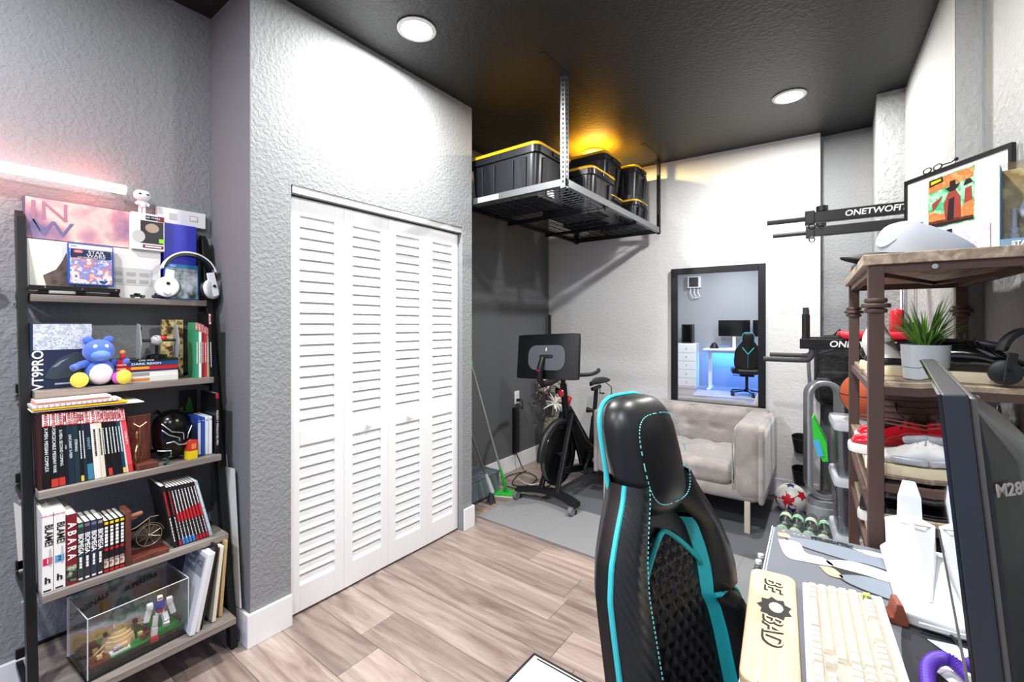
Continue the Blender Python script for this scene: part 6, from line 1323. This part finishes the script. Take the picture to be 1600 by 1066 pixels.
# water bottles
btm = clear('bottle_plastic', '#fbfdfe', .9, .2); capw = mat('bottle_cap', '#e9eef2', .4); lb1 = mat('label_green', '#2fa84f', .4, var=(60, '#2fa84f', '#e8f2ec', '#3a8fc0')); lb2 = mat('label_blue', '#9fc9e2', .4, var=(60, '#9fc9e2', '#f0e06a', '#e8f4fa'))
def bottle(label, loc, lab_m, first=None):
    if first: return dup(first, None, loc, label=label)
    t = thing('water_bottle', label, 'bottle', loc, 0, 'water bottles in the pack by the desk')
    MB().lathe([(.001, 0), (.028, 0), (.032, .008), (.032, .06), (.030, .068), (.032, .076), (.032, .135), (.026, .165), (.013, .190), (.0125, .200), (.001, .200)], n=16).build('bottle_body', btm, t, smooth=True)
    MB().lathe([(.0325, .075), (.0327, .130), (.0323, .1302), (.0322, .075), (.0325, .075)], n=16).build('bottle_label', lab_m, t, smooth=True); MB().lathe([(.001, .2005), (.0145, .2005), (.0145, .216), (.001, .217)], n=14).build('cap', capw, t, smooth=True)
    return t
firsts = {}
layn = ['bottom', 'middle', 'top']; rown = ['front', 'rear']; coln = ['leftmost', 'second', 'third', 'rightmost']
for lay in range(3):
    for j in range(2):
        for i in range(4):
            kk = (i+lay+j) % 2; x = -.290+.067*i; y = 3.145+.228*j; z = .0135+.034+.0665*lay
            lab = '%s-labelled water bottle lying in the %s layer, %s row, %s of four' % ('blue' if kk else 'green', layn[lay], rown[j], coln[i])
            b_ = bottle(lab, (x, y, z), lb2 if kk else lb1, firsts.get(kk)); firsts.setdefault(kk, b_); b_.rotation_euler = (R(90), 0, R(3*((i*7+lay) % 3-1)*.4))
for k, (x, y) in enumerate(((-.335, 2.50), (-.335, 2.572))): dup(firsts[0], None, (x, y, .0145), (0, 0, 0), label=['loose green-labelled bottle at the left of the desk corner', 'loose green-labelled bottle just behind the one at the desk corner'][k])
t = thing('paper_bag', 'white paper bag standing among the water bottles', 'bag', (-.03, 2.75, .0145), R(8)); MB().rows([[(-.07, -.035, 0), (.07, -.035, 0), (.07, .035, 0), (-.07, .035, 0)], [(-.075, -.03, .20), (.075, -.03, .20), (.075, .03, .20), (-.075, .03, .20)], [(-.078, -.006, .245), (.078, -.006, .245), (.078, .006, .245), (-.078, .006, .245)]]).build('bag_body', mat('bag_white', '#dfeaf0', .5), t, bevel=.004)
t = thing('white_box', 'tall narrow white panel standing between the rack posts low down', 'panel', (.145, 2.75, .0145)); MB().box(-.008, .008, -.10, .10, 0, .72).build('sheet', WHT, t, bevel=.002)
# ---------------------------------------------------------------- rear of the room, seen in the mirror
rd = thing('rear_desk', 'white standing desk with blue light below, seen in the mirror', 'desk', (-1.70, -2.55, 0))
MB().box(0, 1.50, 0, .72, .85, .88).build('desktop', WHT, rd, bevel=.003)
for x in (.10, 1.35): MB().box(x-.035, x+.035, .30, .38, .03, .849).build('leg', WHT, rd, bevel=.004); MB().box(x-.035, x+.035, .02, .70, 0, .03).build('foot', WHT, rd, bevel=.004)
MB().box(.14, 1.31, .31, .37, .78, .84).build('cross_rail', WHT, rd); MB().box(.1, 1.4, .01, .02, .80, .815).build('light_strip', mat('blue_glow', '#2060ff', emis=('#2a7dff', 12)), rd)
l = bpy.data.lights.new('blue_strip', 'AREA'); l.shape = 'RECTANGLE'; l.size = 1.3; l.size_y = .05; l.energy = 60; l.color = (.05, .25, 1); o = bpy.data.objects.new('blue_strip_light', l); C.objects.link(o); o.location = (-.95, -2.49, .79)
for k, (x, lab) in enumerate(((-1.14, 'left black monitor on the rear white desk'), (-.47, 'right black monitor on the rear white desk'))):
    t = thing('rear_monitor', lab, 'monitor', (x, -2.36, .881), group='monitors on the rear desk'); MB().box(-.31, .31, -.02, .0, .26, .61).build('screen', GBLK, t, bevel=.004); MB().box(-.03, .03, -.04, -.0205, .01, .40).build('stand_post', WHT, t); MB().box(-.12, .12, -.10, .08, 0, .01).build('stand_base', WHT, t)
t = thing('drawer_unit', 'white drawer unit at the left end of the rear desk', 'drawers', (-2.06, -2.50, 0)); MB().box(-.20, .20, 0, .50, 0, .98).build('body', WHT, t, bevel=.003)
for k in range(5): d_ = MB().box(-.185, .185, .5005, .512, .04+.185*k, .21+.185*k).build('drawer', WHT, t, bevel=.002); MB().ball((0, .522, .13+.185*k), .012, 10, 6).build('knob', CHR, d_)
t = thing('computer_case', 'black computer case standing on the rear drawer unit', 'computer', (-2.06, -2.24, .981)); MB().box(-.11, .11, -.18, .18, .005, .42).build('case_body', BLK, t, bevel=.004); MB().box(-.09, .09, .181, .185, .03, .40).build('front_glass', GBLK, t)
t = thing('wall_unit', 'small white and chrome unit with hoses on the rear wall', 'appliance', (-1.97, -2.598, 2.24)); MB().box(-.14, .14, 0, .10, 0, .26).build('housing', WHT, t, bevel=.006); MB().box(-.11, .09, .1005, .104, .02, .24).build('chrome_front', mat('dark_chrome', '', .2), t)
for x in (-.08, 0, .08): MB().tube(spline([(x, .05, 0), (x, .06, -.12), (x+.04, .06, -.20), (x*.3, .05, -.24)]), .010, 8).build('hose', WHT, t, smooth=True)
rg = thing('rear_rug', 'pale grey patterned rug in front of the rear desk', 'rug', (-1.0, -1.35, .0008)); MB().box(-.8, .8, -.42, .42, 0, .01).build('pile', mat('rug_grey', '#b9bcc2', .9, var=(60, '#8f949c', '#d6d8dc')), rg, bevel=.003)
t = thing('desk_clutter', 'black domed headset stand on the rear desk', 'stand', (-1.52, -2.2, .881)); MB().lathe([(.001, 0), (.09, 0), (.09, .01), (.05, .10), (.001, .13)], n=20).build('dome', BLK, t, smooth=True)
